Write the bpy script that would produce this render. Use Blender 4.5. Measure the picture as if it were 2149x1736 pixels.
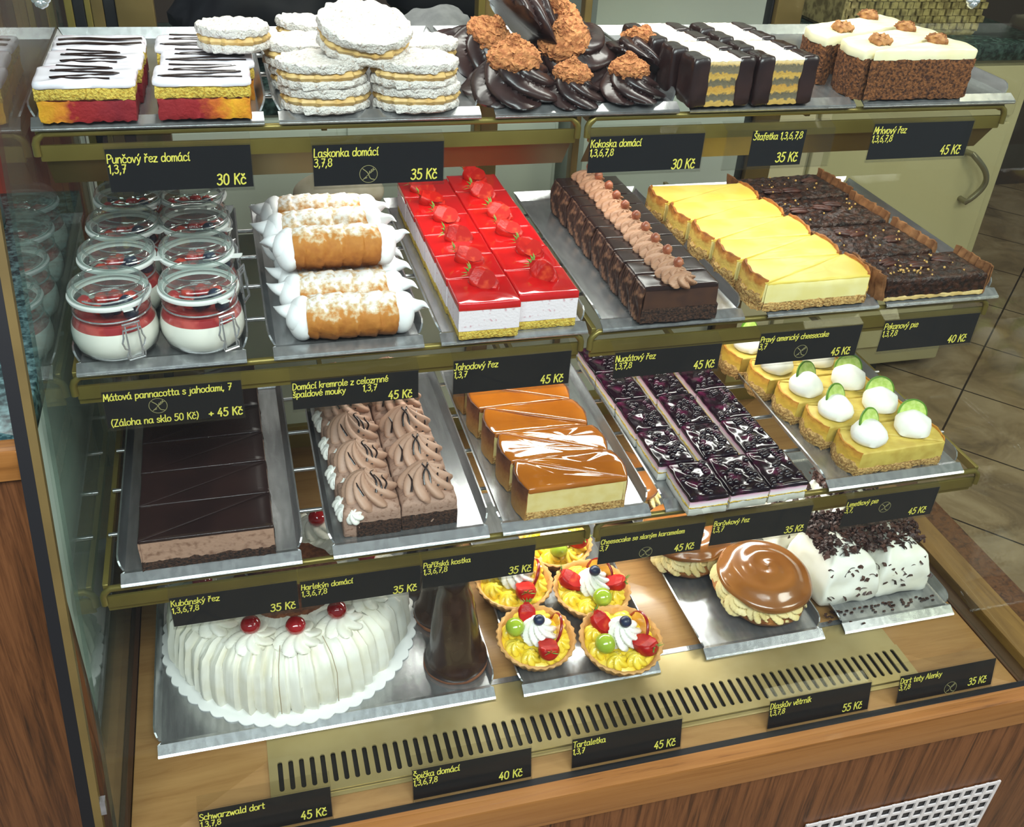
import bpy, math, random, unicodedata
from mathutils import Vector, Matrix, noise, Euler
from math import sin, cos, pi, sqrt, exp, atan2
random.seed(7)
S = bpy.context.scene
COL = S.collection
for o in list(bpy.data.objects): bpy.data.objects.remove(o)

# ---------------------------------------------------------------- camera
cam_d = bpy.data.cameras.new('camera'); cam = bpy.data.objects.new('camera', cam_d); COL.objects.link(cam)
yaw, pit, rol = .3038, .5918, .0683
f_ = Vector((sin(yaw)*cos(pit), cos(yaw)*cos(pit), -sin(pit))); r_ = Vector((cos(yaw), -sin(yaw), 0)); u_ = r_.cross(f_)
r2 = cos(rol)*r_ + sin(rol)*u_; u2 = -sin(rol)*r_ + cos(rol)*u_
M4 = Matrix.Identity(4)
for i in range(3): M4[i][0], M4[i][1], M4[i][2] = r2[i], u2[i], -f_[i]
M4.translation = (.1821, -1.0558, 1.5664)
cam.matrix_world = M4
cam_d.sensor_width = 36; cam_d.lens = 36*2080.8/2149; cam_d.clip_start = .02
S.camera = cam

# ---------------------------------------------------------------- world, lamps, exposure
def hexc(h, a=1):
    c = [int(h[i:i+2], 16)/255 for i in (0, 2, 4)]
    return tuple(x/12.92 if x <= .04045 else ((x+.055)/1.055)**2.4 for x in c) + (a,)
W = bpy.data.worlds.new('shop_ambient'); S.world = W; W.use_nodes = True
W.node_tree.nodes['Background'].inputs[0].default_value = (.80, .88, 1, 1); W.node_tree.nodes['Background'].inputs[1].default_value = .40
def area(name, loc, sx, sy, power, rot=(0, 0, 0), col=(1, .97, .92)):
    d = bpy.data.lights.new(name, 'AREA'); d.shape = 'RECTANGLE'; d.size = sx; d.size_y = sy; d.energy = power; d.color = col
    o = bpy.data.objects.new(name, d); COL.objects.link(o); o.location = loc; o.rotation_euler = rot; return o
area('room_ceiling_lamp', (.3, -1.5, 2.7), 1.4, .8, 16, (.35, 0, 0), (.93, .97, 1))
area('front_fill_light', (-.1, -2.15, 3.15), 3.0, .8, 150, (.72, 0, 0), (.90, .95, 1))  # added fill light, brightens the upright tags and cake fronts
area('room_ceiling_lamp_back', (1.9, .7, 2.7), .8, .8, 24, (0, 0, 0), (1, .93, .78))
area('side_fill_light', (2.5, -1.3, 2.5), .8, .8, 36, (.55, .75, 0), (1, .97, .92))  # added fill from the right, lifts the pale counter side on the left
area('kitchen_fill_light', (.1, 1.7, 2.7), .8, .8, 16, (0, 0, 0), (1, .95, .88))  # added fill light, brightens the red-brown wall at the left back
area('case_canopy_lamp', (.58, .16, 1.585), .9, .06, 5.0, (-.05, 0, 0))
area('shelf_lamp_upper', (.68, .14, 1.188), .80, .03, 2.2, (-.10, 0, 0))
area('shelf_lamp_middle', (.70, .08, .952), .70, .03, 2.0, (-.10, 0, 0))
area('shelf_lamp_lower', (.70, .03, .728), .62, .03, 3.2, (-.10, 0, 0))
S.view_settings.view_transform = 'Standard'; S.view_settings.look = 'None'; S.view_settings.gamma = 1
S.view_settings.use_curve_mapping = False; S.view_settings.exposure = -0.22
S.cycles.transparent_max_bounces = 32; S.cycles.max_bounces = 7; S.cycles.glossy_bounces = 4; S.cycles.diffuse_bounces = 3
S.cycles.caustics_reflective = False; S.cycles.caustics_refractive = False

# ---------------------------------------------------------------- materials
MATS = {}
def nt(name):
    m = bpy.data.materials.new(name); m.use_nodes = True; MATS[name] = m
    return m, m.node_tree.nodes, m.node_tree.links, m.node_tree.nodes['Principled BSDF']
def ramp(N, stops):
    r = N.new('ShaderNodeValToRGB'); e = r.color_ramp.elements
    while len(e) < len(stops): e.new(.5)
    for i, (p, c) in enumerate(stops): e[i].position = p; e[i].color = c if not isinstance(c, str) else hexc(c)
    return r
def mat(name, c, rough=.5, c2=None, scale=60, bump=0, bscale=None, metal=0, coat=0, st=(1, 1, 1), lo=.4, hi=.62, spec=.5, detail=5, sss=0, bdist=.001):
    m, N, L, B = nt(name)
    B.inputs['Roughness'].default_value = rough; B.inputs['Metallic'].default_value = metal
    B.inputs['Coat Weight'].default_value = coat; B.inputs['Coat Roughness'].default_value = .06
    B.inputs['Specular IOR Level'].default_value = spec
    if sss:
        B.inputs['Subsurface Weight'].default_value = sss; B.inputs['Subsurface Radius'].default_value = (.006, .003, .002); B.inputs['Subsurface Scale'].default_value = 1
    tc = N.new('ShaderNodeTexCoord'); mp = N.new('ShaderNodeMapping'); mp.inputs['Scale'].default_value = st; L.new(tc.outputs['Object'], mp.inputs[0])
    if c2:
        n = N.new('ShaderNodeTexNoise'); n.inputs['Scale'].default_value = scale; n.inputs['Detail'].default_value = detail; L.new(mp.outputs[0], n.inputs[0])
        r = ramp(N, [(lo, c), (hi, c2)]); L.new(n.outputs[0], r.inputs[0]); L.new(r.outputs[0], B.inputs['Base Color'])
    else: B.inputs['Base Color'].default_value = hexc(c)
    if bump:
        n2 = N.new('ShaderNodeTexNoise'); n2.inputs['Scale'].default_value = bscale or scale; n2.inputs['Detail'].default_value = detail; L.new(mp.outputs[0], n2.inputs[0])
        b = N.new('ShaderNodeBump'); b.inputs['Strength'].default_value = bump; b.inputs['Distance'].default_value = bdist; L.new(n2.outputs[0], b.inputs['Height']); L.new(b.outputs[0], B.inputs['Normal'])
    return m
def bands(name, stops, axis=2, rng=(0, 1), rough=.6, nscale=80, namp=.15, bump=.4, coat=0, bscale=300, cells=None):
    """colour runs along one object axis (layers, gradients that belong to the thing), edges broken up by noise"""
    m, N, L, B = nt(name); B.inputs['Roughness'].default_value = rough; B.inputs['Coat Weight'].default_value = coat
    tc = N.new('ShaderNodeTexCoord'); sp = N.new('ShaderNodeSeparateXYZ'); L.new(tc.outputs['Object'], sp.inputs[0])
    mr = N.new('ShaderNodeMapRange'); mr.inputs[1].default_value = rng[0]; mr.inputs[2].default_value = rng[1]; L.new(sp.outputs[axis], mr.inputs[0])
    n = N.new('ShaderNodeTexNoise'); n.inputs['Scale'].default_value = nscale; n.inputs['Detail'].default_value = 4; L.new(tc.outputs['Object'], n.inputs[0])
    ma = N.new('ShaderNodeMath'); ma.operation = 'MULTIPLY_ADD'; ma.inputs[1].default_value = namp; L.new(n.outputs[0], ma.inputs[0])
    sb = N.new('ShaderNodeMath'); sb.operation = 'SUBTRACT'; sb.inputs[1].default_value = namp*.5; L.new(mr.outputs[0], sb.inputs[0]); L.new(sb.outputs[0], ma.inputs[2])
    r = ramp(N, stops); L.new(ma.outputs[0], r.inputs[0]); L.new(r.outputs[0], B.inputs['Base Color'])
    if bump:
        n2 = N.new('ShaderNodeTexNoise'); n2.inputs['Scale'].default_value = bscale; n2.inputs['Detail'].default_value = 5; L.new(tc.outputs['Object'], n2.inputs[0])
        b = N.new('ShaderNodeBump'); b.inputs['Strength'].default_value = bump; b.inputs['Distance'].default_value = .001; L.new(n2.outputs[0], b.inputs['Height']); L.new(b.outputs[0], B.inputs['Normal'])
    return m
def clear(name, tint='ffffff', k=1.0, body=0, bodyc='e8f0ee', rough=0, ior=1.5):
    """thin clear glass or acrylic: mirror reflection by Fresnel over a see-through sheet"""
    m, N, L, B = nt(name); N.remove(B); out = N['Material Output']
    t = N.new('ShaderNodeBsdfTransparent'); t.inputs[0].default_value = hexc(tint)
    g = N.new('ShaderNodeBsdfGlossy'); g.inputs['Roughness'].default_value = rough
    f = N.new('ShaderNodeFresnel'); ge = N.new('ShaderNodeNewGeometry'); mi = N.new('ShaderNodeMath'); mi.operation = 'MULTIPLY_ADD'     # same reflectance from both sides of the sheet
    mi.inputs[1].default_value = 1/ior-ior; mi.inputs[2].default_value = ior; L.new(ge.outputs['Backfacing'], mi.inputs[0]); L.new(mi.outputs[0], f.inputs[0])
    mu = N.new('ShaderNodeMath'); mu.operation = 'MULTIPLY'; mu.inputs[1].default_value = k; mu.use_clamp = True; L.new(f.outputs[0], mu.inputs[0])
    base = t
    if body:
        d = N.new('ShaderNodeBsdfDiffuse'); d.inputs[0].default_value = hexc(bodyc)
        lw = N.new('ShaderNodeLayerWeight'); lw.inputs[0].default_value = .35
        pw = N.new('ShaderNodeMath'); pw.operation = 'MULTIPLY'; pw.inputs[1].default_value = body; L.new(lw.outputs['Facing'], pw.inputs[0])
        mx0 = N.new('ShaderNodeMixShader'); L.new(pw.outputs[0], mx0.inputs[0]); L.new(t.outputs[0], mx0.inputs[1]); L.new(d.outputs[0], mx0.inputs[2]); base = mx0
    mx = N.new('ShaderNodeMixShader'); L.new(mu.outputs[0], mx.inputs[0]); L.new(base.outputs[0], mx.inputs[1]); L.new(g.outputs[0], mx.inputs[2]); L.new(mx.outputs[0], out.inputs[0])
    return m
def woodm(name, stops, st, rough=.45, bump=.25, scale=1, coat=0):
    m, N, L, B = nt(name); B.inputs['Roughness'].default_value = rough; B.inputs['Coat Weight'].default_value = coat
    tc = N.new('ShaderNodeTexCoord'); mp = N.new('ShaderNodeMapping'); mp.inputs['Scale'].default_value = st; L.new(tc.outputs['Object'], mp.inputs[0])
    n = N.new('ShaderNodeTexNoise'); n.inputs['Scale'].default_value = scale; n.inputs['Detail'].default_value = 8; n.inputs['Roughness'].default_value = .68; n.inputs['Distortion'].default_value = .7; L.new(mp.outputs[0], n.inputs[0])
    r = ramp(N, stops); L.new(n.outputs[0], r.inputs[0]); L.new(r.outputs[0], B.inputs['Base Color'])
    b = N.new('ShaderNodeBump'); b.inputs['Strength'].default_value = bump; b.inputs['Distance'].default_value = .0008; L.new(n.outputs[0], b.inputs['Height']); L.new(b.outputs[0], B.inputs['Normal'])
    return m

steel = mat('brushed_steel', 'a6a7a8', .26, 'b8b9ba', 25, .08, 320, .82, st=(6, 1, 6), bdist=.0004)
gold = mat('olive_gold_metal', '786a34', .36, '87793e', 8, .05, 200, .55)
golddk = mat('bronze_frame', '6b5a33', .42, '7a673b', 10, 0, metal=.45)
brass = mat('pale_brass_plate', 'b09d6c', .36, 'bba97a', 14, .06, 150, .6)
black = mat('black_rubber', '0c0d10', .45)
card = mat('black_card', '16161b', .5, spec=.3)
ink = mat('yellow_ink', 'fbf06a', .6, spec=.2)
ink2 = mat('pale_ink', 'a8a070', .55)
acryl = clear('clear_acrylic', 'f8f8f7', .30, .02, 'cfd2cc')
pane = clear('pane_glass', 'f8fbf9', .35)
sidepane = clear('side_pane_glass', 'eef5f1', 1.0, .10, 'b4c6ba')  # weak pale veil mixed into the glass imitates a milky reflection
jarglass = clear('jar_glass', 'fdfefd', 1.2, .06, 'e6eeec')
jarlid = clear('jar_lid_glass', 'f0f5f3', 1.5, .22, 'd5e0de')
gasket = mat('jar_seal', 'eef0ec', .4)
wood_base = woodm('brown_wood_panel', [(.32, '2e1a0d'), (.46, '5a361c'), (.58, '6f4627'), (.72, '4d2d17')], (110, 110, 5))
wood_trim = woodm('oak_trim', [(.3, '5d3814'), (.42, '8a5a28'), (.6, '966632'), (.75, '7d5120')], (3, 90, 90), .38, .2, coat=.1)
wood_deck = woodm('beech_deck', [(.3, '8a6238'), (.5, '9c7446'), (.7, 'a67e4e')], (6, 60, 40), .30, .06, coat=.1)
wood_dark = woodm('dark_channel_wood', [(.3, '35200f'), (.7, '4d301a')], (30, 4, 30), .4, .1)
marble = mat('green_marble', '15241f', .14, '3f5650', 90, 0, detail=8, lo=.42, hi=.68)
marble2 = mat('teal_marble', '1d3a3d', .16, '6f9494', 120, 0, detail=8, lo=.42, hi=.68)
cream = mat('cream_laminate', 'b9b189', .45)
greyg = mat('grey_green_panel', 'a9b3a4', .55, 'b0b9aa', 3)
greyl = mat('pale_counter_front', 'b4bbaa', .55)
darkbag = mat('dark_cloth', '15181d', .5, '22262c', 8)
towel_m = mat('white_towel', 'c9cbca', .9, 'b6b8b8', 40, .5, 300)
redbrown = mat('red_brown_wall', '8c3c2b', .6, '6e2c20', 5)
greypl = mat('grey_plastic', 'a9adae', .4)
whitepl = mat('white_plastic', 'd6d4d0', .4)
sponge_y = mat('yellow_sponge', 'bd9430', .9, 'e2c458', 330, 1.0, 420, lo=.36, hi=.56, bdist=.003)
choc = mat('dark_chocolate', '221414', .3, '33201e', 30, .3, 90, coat=.12)
choc_matte = mat('chocolate_glaze', '241716', .22, '2c1c1a', 20, .03, 100)
drizzle = mat('chocolate_drizzle', '20110f', .25, coat=.3)
whip = mat('whipped_cream', 'f3f1ea', .55, bump=.15, bscale=200, c2='eae7dc', scale=40)
egg = mat('egg_white_foam', 'f6f6f6', .5, bump=.08, bscale=60, c2='eceef0', scale=30)
stroke = mat('seed', 'd9b36a', .5)

# ---------------------------------------------------------------- mesh helpers
class MB:
    def __init__(s): s.v = []; s.f = []
    def add(s, vs, fs):
        k = len(s.v); s.v += [tuple(v) for v in vs]; s.f += [tuple(i+k for i in f) for f in fs]; return s
    def xf(s, mtx, start=0):
        for i in range(start, len(s.v)): s.v[i] = tuple(mtx @ Vector(s.v[i]))
        return s
    def build(s, name, m, parent=None, smooth=True, kind=None, label=None):
        me = bpy.data.meshes.new(name); me.from_pydata(s.v, [], s.f); me.update()
        me.materials.append(m)
        if smooth:
            for p in me.polygons: p.use_smooth = True
            try: me.set_sharp_from_angle(angle=math.radians(48))
            except Exception: pass
        o = bpy.data.objects.new(name, me); COL.objects.link(o)
        if parent: o.parent = parent
        if kind: o['kind'] = kind
        if label: o['label'] = label
        return o
def nv(p, fr, seed=0): return noise.noise_vector(Vector((p[0]*fr+seed, p[1]*fr+seed*1.7, p[2]*fr-seed)))
def n1(x, y, z=0): return noise.noise(Vector((x, y, z)))
def box(b, x0, x1, y0, y1, z0, z1, bev=0):
    if bev:
        return slab(b, [(x0, y0), (x1, y0), (x1, y1), (x0, y1)], [(bev, z0), (0, z0+bev), (0, z1-bev), (bev*.3, z1-bev*.3), (bev, z1)], step=9, rings=1, round_=bev, bottom=True)
    v = [(x, y, z) for z in (z0, z1) for y in (y0, y1) for x in (x0, x1)]
    return b.add(v, [(0, 2, 3, 1), (4, 5, 7, 6), (0, 1, 5, 4), (2, 6, 7, 3), (0, 4, 6, 2), (1, 3, 7, 5)])
def resample(poly, step, rd=0):
    P = [Vector((p[0], p[1])) for p in poly]; n = len(P)
    if rd:
        Q = []
        for i in range(n):
            a, p, c = P[i-1], P[i], P[(i+1) % n]
            da, dc = (a-p), (c-p); r1 = min(rd, da.length*.45); r2 = min(rd, dc.length*.45)
            A, C_ = p+da.normalized()*r1, p+dc.normalized()*r2
            for t in (0, .33, .67, 1): Q.append((1-t)**2*A+2*t*(1-t)*p+t*t*C_)
        P = Q; n = len(P)
    out = []
    for i in range(n):
        a, c = P[i], P[(i+1) % n]; k = max(1, int(round((c-a).length/step)))
        for j in range(k): out.append(a+(c-a)*j/k)
    return out
def slab(b, poly, prof, step=.004, amp=0, freq=60, camp=0, cfreq=None, rings=5, seed=0, round_=0, bottom=False, center=None, capf=None):
    """stack of rings over an outline (inset, z) with a domed or flat cap; noise roughens sides and top"""
    P = resample(poly, step, round_); n = len(P)
    c = Vector(center) if center else sum(P, Vector((0, 0)))/n
    pr = []
    for i, (d, z) in enumerate(prof):
        if i:
            d0, z0 = prof[i-1]; k = max(1, int(round(sqrt((d-d0)**2+(z-z0)**2)/(step*1.6)))) if amp else 1
            for j in range(1, k+1): pr.append((d0+(d-d0)*j/k, z0+(z-z0)*j/k))
        else: pr.append((d, z))
    vs = []; fs = []
    for (d, z) in pr:
        for p in P:
            q = p-c; l = max(q.length, 1e-6); q = c+q*(max(l-d, l*.05)/l); v = Vector((q.x, q.y, z))
            if amp: v += nv(v, freq, seed)*amp
            vs.append(v)
    R = len(pr)
    for k in range(R-1):
        for i in range(n):
            j = (i+1) % n; fs.append((k*n+i, k*n+j, (k+1)*n+j, (k+1)*n+i))
    top = [Vector(vs[(R-1)*n+i]) for i in range(n)]; zt = prof[-1][1]; C3 = Vector((c.x, c.y, zt))
    base = (R-1)*n
    for k in range(1, rings):
        s = 1-k/rings
        for t in top:
            v = C3+(t-C3)*s
            if camp: v.z += n1(v.x*(cfreq or freq)+seed, v.y*(cfreq or freq)-seed)*camp*min(1, k/1.5)
            if capf: v.z += capf(v.x, v.y, 1-s)
            vs.append(v)
        nb = len(vs)-n
        for i in range(n):
            j = (i+1) % n; fs.append((base+i, base+j, nb+j, nb+i))
        base = nb
    if capf: C3.z += capf(C3.x, C3.y, 1)
    vs.append(C3); ci = len(vs)-1
    for i in range(n): fs.append((base+i, base+(i+1) % n, ci))
    if bottom: fs.append(tuple(reversed(range(n))))
    return b.add(vs, fs)
def lathe(b, prof, n=32, rf=None, mtx=None, cap=True, seed=0, amp=0, freq=60):
    vs = []; fs = []; R = len(prof)
    for k, (r, z) in enumerate(prof):
        for i in range(n):
            a = 2*pi*i/n; rr = r*(rf(a, k/(R-1)) if rf else 1); v = Vector((rr*cos(a), rr*sin(a), z))
            if amp: v += nv(v, freq, seed)*amp
            vs.append(mtx @ v if mtx else v)
    for k in range(R-1):
        for i in range(n):
            j = (i+1) % n; fs.append((k*n+i, k*n+j, (k+1)*n+j, (k+1)*n+i))
    if cap: fs.append(tuple((R-1)*n+i for i in range(n))); fs.append(tuple(reversed(range(n))))
    return b.add(vs, fs)
def ball(b, c, r, n=16, m=10, amp=0, freq=60, seed=0, rot=None):
    r = (r, r, r) if not hasattr(r, '__len__') else r
    mt = Matrix.Translation(Vector(c)) @ (rot.to_matrix().to_4x4() if rot else Matrix.Identity(4))
    vs = [mt @ Vector((0, 0, -r[2]))]; fs = []
    for k in range(1, m):
        t = pi*k/m
        for i in range(n):
            a = 2*pi*i/n; v = Vector((r[0]*sin(t)*cos(a), r[1]*sin(t)*sin(a), -r[2]*cos(t)))
            if amp: v += nv(v+Vector(c), freq, seed)*amp
            vs.append(mt @ v)
    vs.append(mt @ Vector((0, 0, r[2]))); e = len(vs)-1
    for i in range(n): fs.append((0, 1+(i+1) % n, 1+i)); fs.append((e, e-n+i, e-n+(i+1) % n))
    for k in range(m-2):
        for i in range(n):
            j = (i+1) % n; fs.append((1+k*n+i, 1+k*n+j, 1+(k+1)*n+j, 1+(k+1)*n+i))
    return b.add(vs, fs)
def catmull(P, k=5, closed=False):
    P = [Vector(p) for p in P]; out = []; n = len(P)
    for i in range(n if closed else n-1):
        a = P[i-1] if (i or closed) else P[0]*2-P[1]; p, q = P[i], P[(i+1) % n]; d = P[(i+2) % n] if (closed or i+2 < n) else q*2-p
        for j in range(k):
            t = j/k; out.append(.5*((2*p)+(q-a)*t+(2*a-5*p+4*q-d)*t*t+(3*p-a-3*q+d)*t**3))
    if not closed: out.append(P[-1])
    return out
def tube(b, P, r, n=8, closed=False, flat=1):
    P = [Vector(p) for p in P]; m = len(P); vs = []; fs = []; up = Vector((0, 0, 1)); prev = None
    for i, p in enumerate(P):
        if closed: t = P[(i+1) % m]-P[i-1]
        else: t = P[min(i+1, m-1)]-P[max(i-1, 0)]
        t.normalize()
        x = prev if prev is not None else (up.cross(t) if abs(t.z) < .9 else Vector((1, 0, 0)))
        x = (x-t*x.dot(t)).normalized(); prev = x; y = t.cross(x)
        rr = r(i/(m-1)) if callable(r) else r
        for k in range(n):
            a = 2*pi*k/n; vs.append(p+x*cos(a)*rr+y*sin(a)*rr*flat)
    for i in range(m if closed else m-1):
        for k in range(n):
            j = (k+1) % n; a = i*n; c = ((i+1) % m)*n; fs.append((a+k, a+j, c+j, c+k))
    if not closed: fs.append(tuple(reversed(range(n)))); fs.append(tuple((m-1)*n+k for k in range(n)))
    return b.add(vs, fs)
def rosette(b, c, r, h, n=9, twist=1.4, lobes=.26, seg=72, lev=14, mtx=None, lean=(0, 0), seed=0):
    """piped swirl: star section that twists and narrows upwards"""
    m = Matrix.Translation(Vector(c)) @ (mtx or Matrix.Identity(4)); vs = []; fs = []
    for k in range(lev+1):
        t = k/lev; R = r*((1-t**1.6)**.75*.97+.03)*(.86+.14*min(1, t*6)); z = h*(t**.85)
        for i in range(seg):
            a = 2*pi*i/seg; s = abs(sin(n*(a+twist*t*(1+.3*t))/2))**.8
            rr = R*(1-lobes+lobes*1.25*s)*(1+.06*n1(cos(a)*2+seed, sin(a)*2, t*2))
            vs.append(m @ Vector((rr*cos(a)+lean[0]*t*t*r, rr*sin(a)+lean[1]*t*t*r, z-(1-s)*h*.04)))
    for k in range(lev):
        for i in range(seg):
            j = (i+1) % seg; fs.append((k*seg+i, k*seg+j, (k+1)*seg+j, (k+1)*seg+i))
    fs.append(tuple(lev*seg+i for i in range(seg))); fs.append(tuple(reversed(range(seg))))
    return b.add(vs, fs)
def wall(b, path, th, z0, z1, amp=0, freq=80, seed=0, topw=None, lev=5, lean=0):
    """upright strip that follows a path; th is its thickness to the left of the path"""
    P = [Vector((p[0], p[1])) for p in path]; m = len(P); vs = []; fs = []
    prof = [(0, 0), ] + [(0, (k+1)/lev) for k in range(lev-1)] + [(.25, 1), (.75, 1)] + [(1, 1-(k+1)/lev) for k in range(lev)]
    q = len(prof)
    for i, p in enumerate(P):
        t = (P[min(i+1, m-1)]-P[max(i-1, 0)]).normalized(); nn = Vector((-t.y, t.x))
        for (w, h) in prof:
            o = p+nn*(th*w-lean*h); v = Vector((o.x, o.y, z0+(z1-z0)*h))
            if amp: v += nv(v, freq, seed)*amp
            vs.append(v)
    for i in range(m-1):
        for k in range(q-1): a = i*q; c = (i+1)*q; fs.append((a+k, c+k, c+k+1, a+k+1))
    fs.append(tuple(range(q))); fs.append(tuple(reversed([(m-1)*q+k for k in range(q)])))
    return b.add(vs, fs)

# ---------------------------------------------------------------- things and copies
def tag(o, label, cat, group=None):
    o['label'] = label; o['category'] = cat
    if group: o['group'] = group
    return o
def thing(name, label, cat, loc=(0, 0, 0), rz=0, group=None):
    o = bpy.data.objects.new(name, None); COL.objects.link(o); o.empty_display_size = .02
    o.location = loc; o.rotation_euler = (0, 0, rz); return tag(o, label, cat, group)
class Proto:
    """first use moves the original, later uses copy it with its parts and sub-parts"""
    def __init__(s, name, cat, group):
        s.root = thing(name, '', cat, group=group); s.used = False
    def put(s, loc, label, rot=(0, 0, 0), sc=1):
        if not s.used: o = s.root; s.used = True
        else:
            o = s.root.copy(); COL.objects.link(o)
            for ch in list(s.root.children):
                c = ch.copy(); COL.objects.link(c); c.parent = o
                for g in list(ch.children):
                    d = g.copy(); COL.objects.link(d); d.parent = c
        o.location = loc; o.rotation_euler = rot if hasattr(rot, '__len__') else (0, 0, rot); o.scale = (sc, sc, sc) if not hasattr(sc, '__len__') else sc
        o['label'] = label; return o
def struct(name, b, m, **k):
    o = b.build(name, m, **k); o['kind'] = 'structure'; return o

# ================================================================ the setting
m, N, L, B = nt('brown_floor_tiles')
tc = N.new('ShaderNodeTexCoord'); mp = N.new('ShaderNodeMapping'); L.new(tc.outputs['Object'], mp.inputs[0])
ang = -atan2(.669, .743); s_ = 1/.338
mp.inputs['Rotation'].default_value = (0, 0, ang); mp.inputs['Scale'].default_value = (s_, s_, s_)
u0, v0 = 2.397*s_, -.757*s_
mp.inputs['Location'].default_value = (-(u0 % 1), -(v0 % 1), 0)
br = N.new('ShaderNodeTexBrick'); L.new(mp.outputs[0], br.inputs[0]); br.offset = 0; br.squash = 1
br.inputs['Scale'].default_value = 1; br.inputs['Brick Width'].default_value = 1; br.inputs['Row Height'].default_value = 1; br.inputs['Mortar Size'].default_value = .009
n = N.new('ShaderNodeTexNoise'); n.inputs['Scale'].default_value = 5; n.inputs['Detail'].default_value = 8; n.inputs['Roughness'].default_value = .65; n.inputs['Distortion'].default_value = 1.2; L.new(tc.outputs['Object'], n.inputs[0])
r = ramp(N, [(.32, '655541'), (.5, '857258'), (.68, '9b896f')]); L.new(n.outputs[0], r.inputs[0])
L.new(r.outputs[0], br.inputs['Color1']); L.new(r.outputs[0], br.inputs['Color2']); br.inputs['Mortar'].default_value = hexc('2a2018')
L.new(br.outputs[0], B.inputs['Base Color']); B.inputs['Roughness'].default_value = .32
struct('floor', box(MB(), -3, 5, -3, 4, -.02, 0), m)
struct('wall_back', box(MB(), -3, 5, 2.6, 2.7, 0, 3), mat('dark_back_wall', '3a3027', .7))
struct('wall_left', box(MB(), -1.6, -.07, .72, .78, 0, 2.2), redbrown)
struct('trim_1', box(MB(), .84, 1.21, .70, .86, 0, 2.2), greyg)     # grey-green pillar behind the case

# kitchen counter behind the case
kc = thing('kitchen_counter', 'pale counter with green-black marble worktop behind the case, left of the grey pillar', 'counter', (.2, .95, 0))
def lbox(o, name, m, x0, x1, y0, y1, z0, z1, bev=.002, **k):
    x, y, z = o.location; return box(MB(), x0-x, x1-x, y0-y, y1-y, z0-z, z1-z, bev).build(name, m, o, **k)
lbox(kc, 'cabinet_body', greyl, -.06, .82, .80, 1.35, .02, .985)
lbox(kc, 'marble_worktop', marble, -.07, .83, .785, 1.35, .985, 1.018)
for i in range(2):
    lbox(kc, 'door', greyl, -.03+.43*i, .38+.43*i, .789, .80, .12, .955)
# things on it
def cloth(name, label, cat, c, r, m, seed, amp=.3):
    b = MB(); ball(b, (0, 0, 0), r, 40, 24, 0)
    vs = []
    for v in b.v:
        p = Vector(v); d = 1+amp*n1(v[0]*9+seed, v[1]*9, v[2]*11)+amp*.35*n1(v[0]*30+seed, v[1]*30, v[2]*30); p *= d
        p.z = max(p.z, -r[2]*.55); vs.append((p.x, p.y, p.z+r[2]*.55))
    b.v = vs; o = b.build(name, m); o.location = c; return tag(o, label, cat)
cloth('carrier_bag', 'black bag slumped on the marble worktop behind the iced punch slices', 'bag', (.27, 1.12, 1.018), (.19, .12, .17), darkbag, 3)
cloth('carrier_bag', 'black bag slumped on the marble worktop behind the big tilted meringue', 'bag', (.72, 1.2, 1.018), (.17, .10, .2), darkbag, 11)
cloth('towel', 'crumpled white towel on the marble worktop behind the top row', 'towel', (.58, .94, 1.018), (.11, .08, .07), towel_m, 5, .45)

# cream cupboard on the right
cc = thing('cupboard', 'cream cupboard with curved metal handle and green marble top, behind the case on the right', 'cupboard', (1.75, 1.3, 0))
lbox(cc, 'cupboard_body', cream, 1.26, 2.262, 1.165, 1.7, .045, .965, .004)
lbox(cc, 'marble_top', marble, 1.25, 2.29, 1.14, 1.7, .965, 1.005, .004)
dd = lbox(cc, 'door', cream, 1.64, 2.225, 1.147, 1.163, .12, .80, .004)
lbox(cc, 'drawer_front', cream, 1.64, 2.225, 1.147, 1.163, .82, .95, .004)
lbox(cc, 'door', cream, 1.28, 1.625, 1.147, 1.163, .12, .95, .004)
hb = MB(); tube(hb, [Vector((2.112-1.75, 1.147-1.3, .722))]+[Vector((2.112+.045*sin(pi*t)+.028*t-1.75, 1.118-.012*sin(pi*t)-1.3, .725-.137*t)) for t in [i/14 for i in range(15)]]+[Vector((2.14-1.75, 1.147-1.3, .588))], .008, 8)
hb.build('handle', mat('satin_handle', '8f8a72', .35, metal=.8), dd)
for x in (1.31, 2.05):
    b = MB(); lathe(b, [(.02, 0), (.024, .004), (.018, .045)], 14, mtx=Matrix.Translation((x-1.75, 1.2-1.3, 0))); b.build('foot', black, cc)
# woven basket on the cupboard top
wk = thing('basket_tray', 'low woven straw basket tray on the green marble top at the upper right', 'basket', (1.9, 1.36, 1.005))
straw_m = mat('straw', 'a89a62', .8, '6f6238', 60, .4, 200)
b = MB(); box(b, -.2, .2, -.12, .12, 0, .018, .004); b.build('base', straw_m, wk)
b = MB()
for row in range(5):
    for i in range(18):
        x = -.19+.0224*i+(row % 2)*.011
        box(b, x-.009, x+.009, -.124-.003*(i % 2), -.117, .016+row*.017, .031+row*.017)
        box(b, x-.009, x+.009, .117, .124, .016+row*.017, .031+row*.017)
for sx in (-.2, .2): box(b, sx-.006, sx+.006, -.12, .12, .01, .1)
b.build('woven_side', straw_m, wk, smooth=False)
b = MB(); tube(b, [(-.203, -.123, .105), (.203, -.123, .105), (.203, .123, .105), (-.203, .123, .105)], .008, 8, True); b.build('rim', straw_m, wk)

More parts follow.
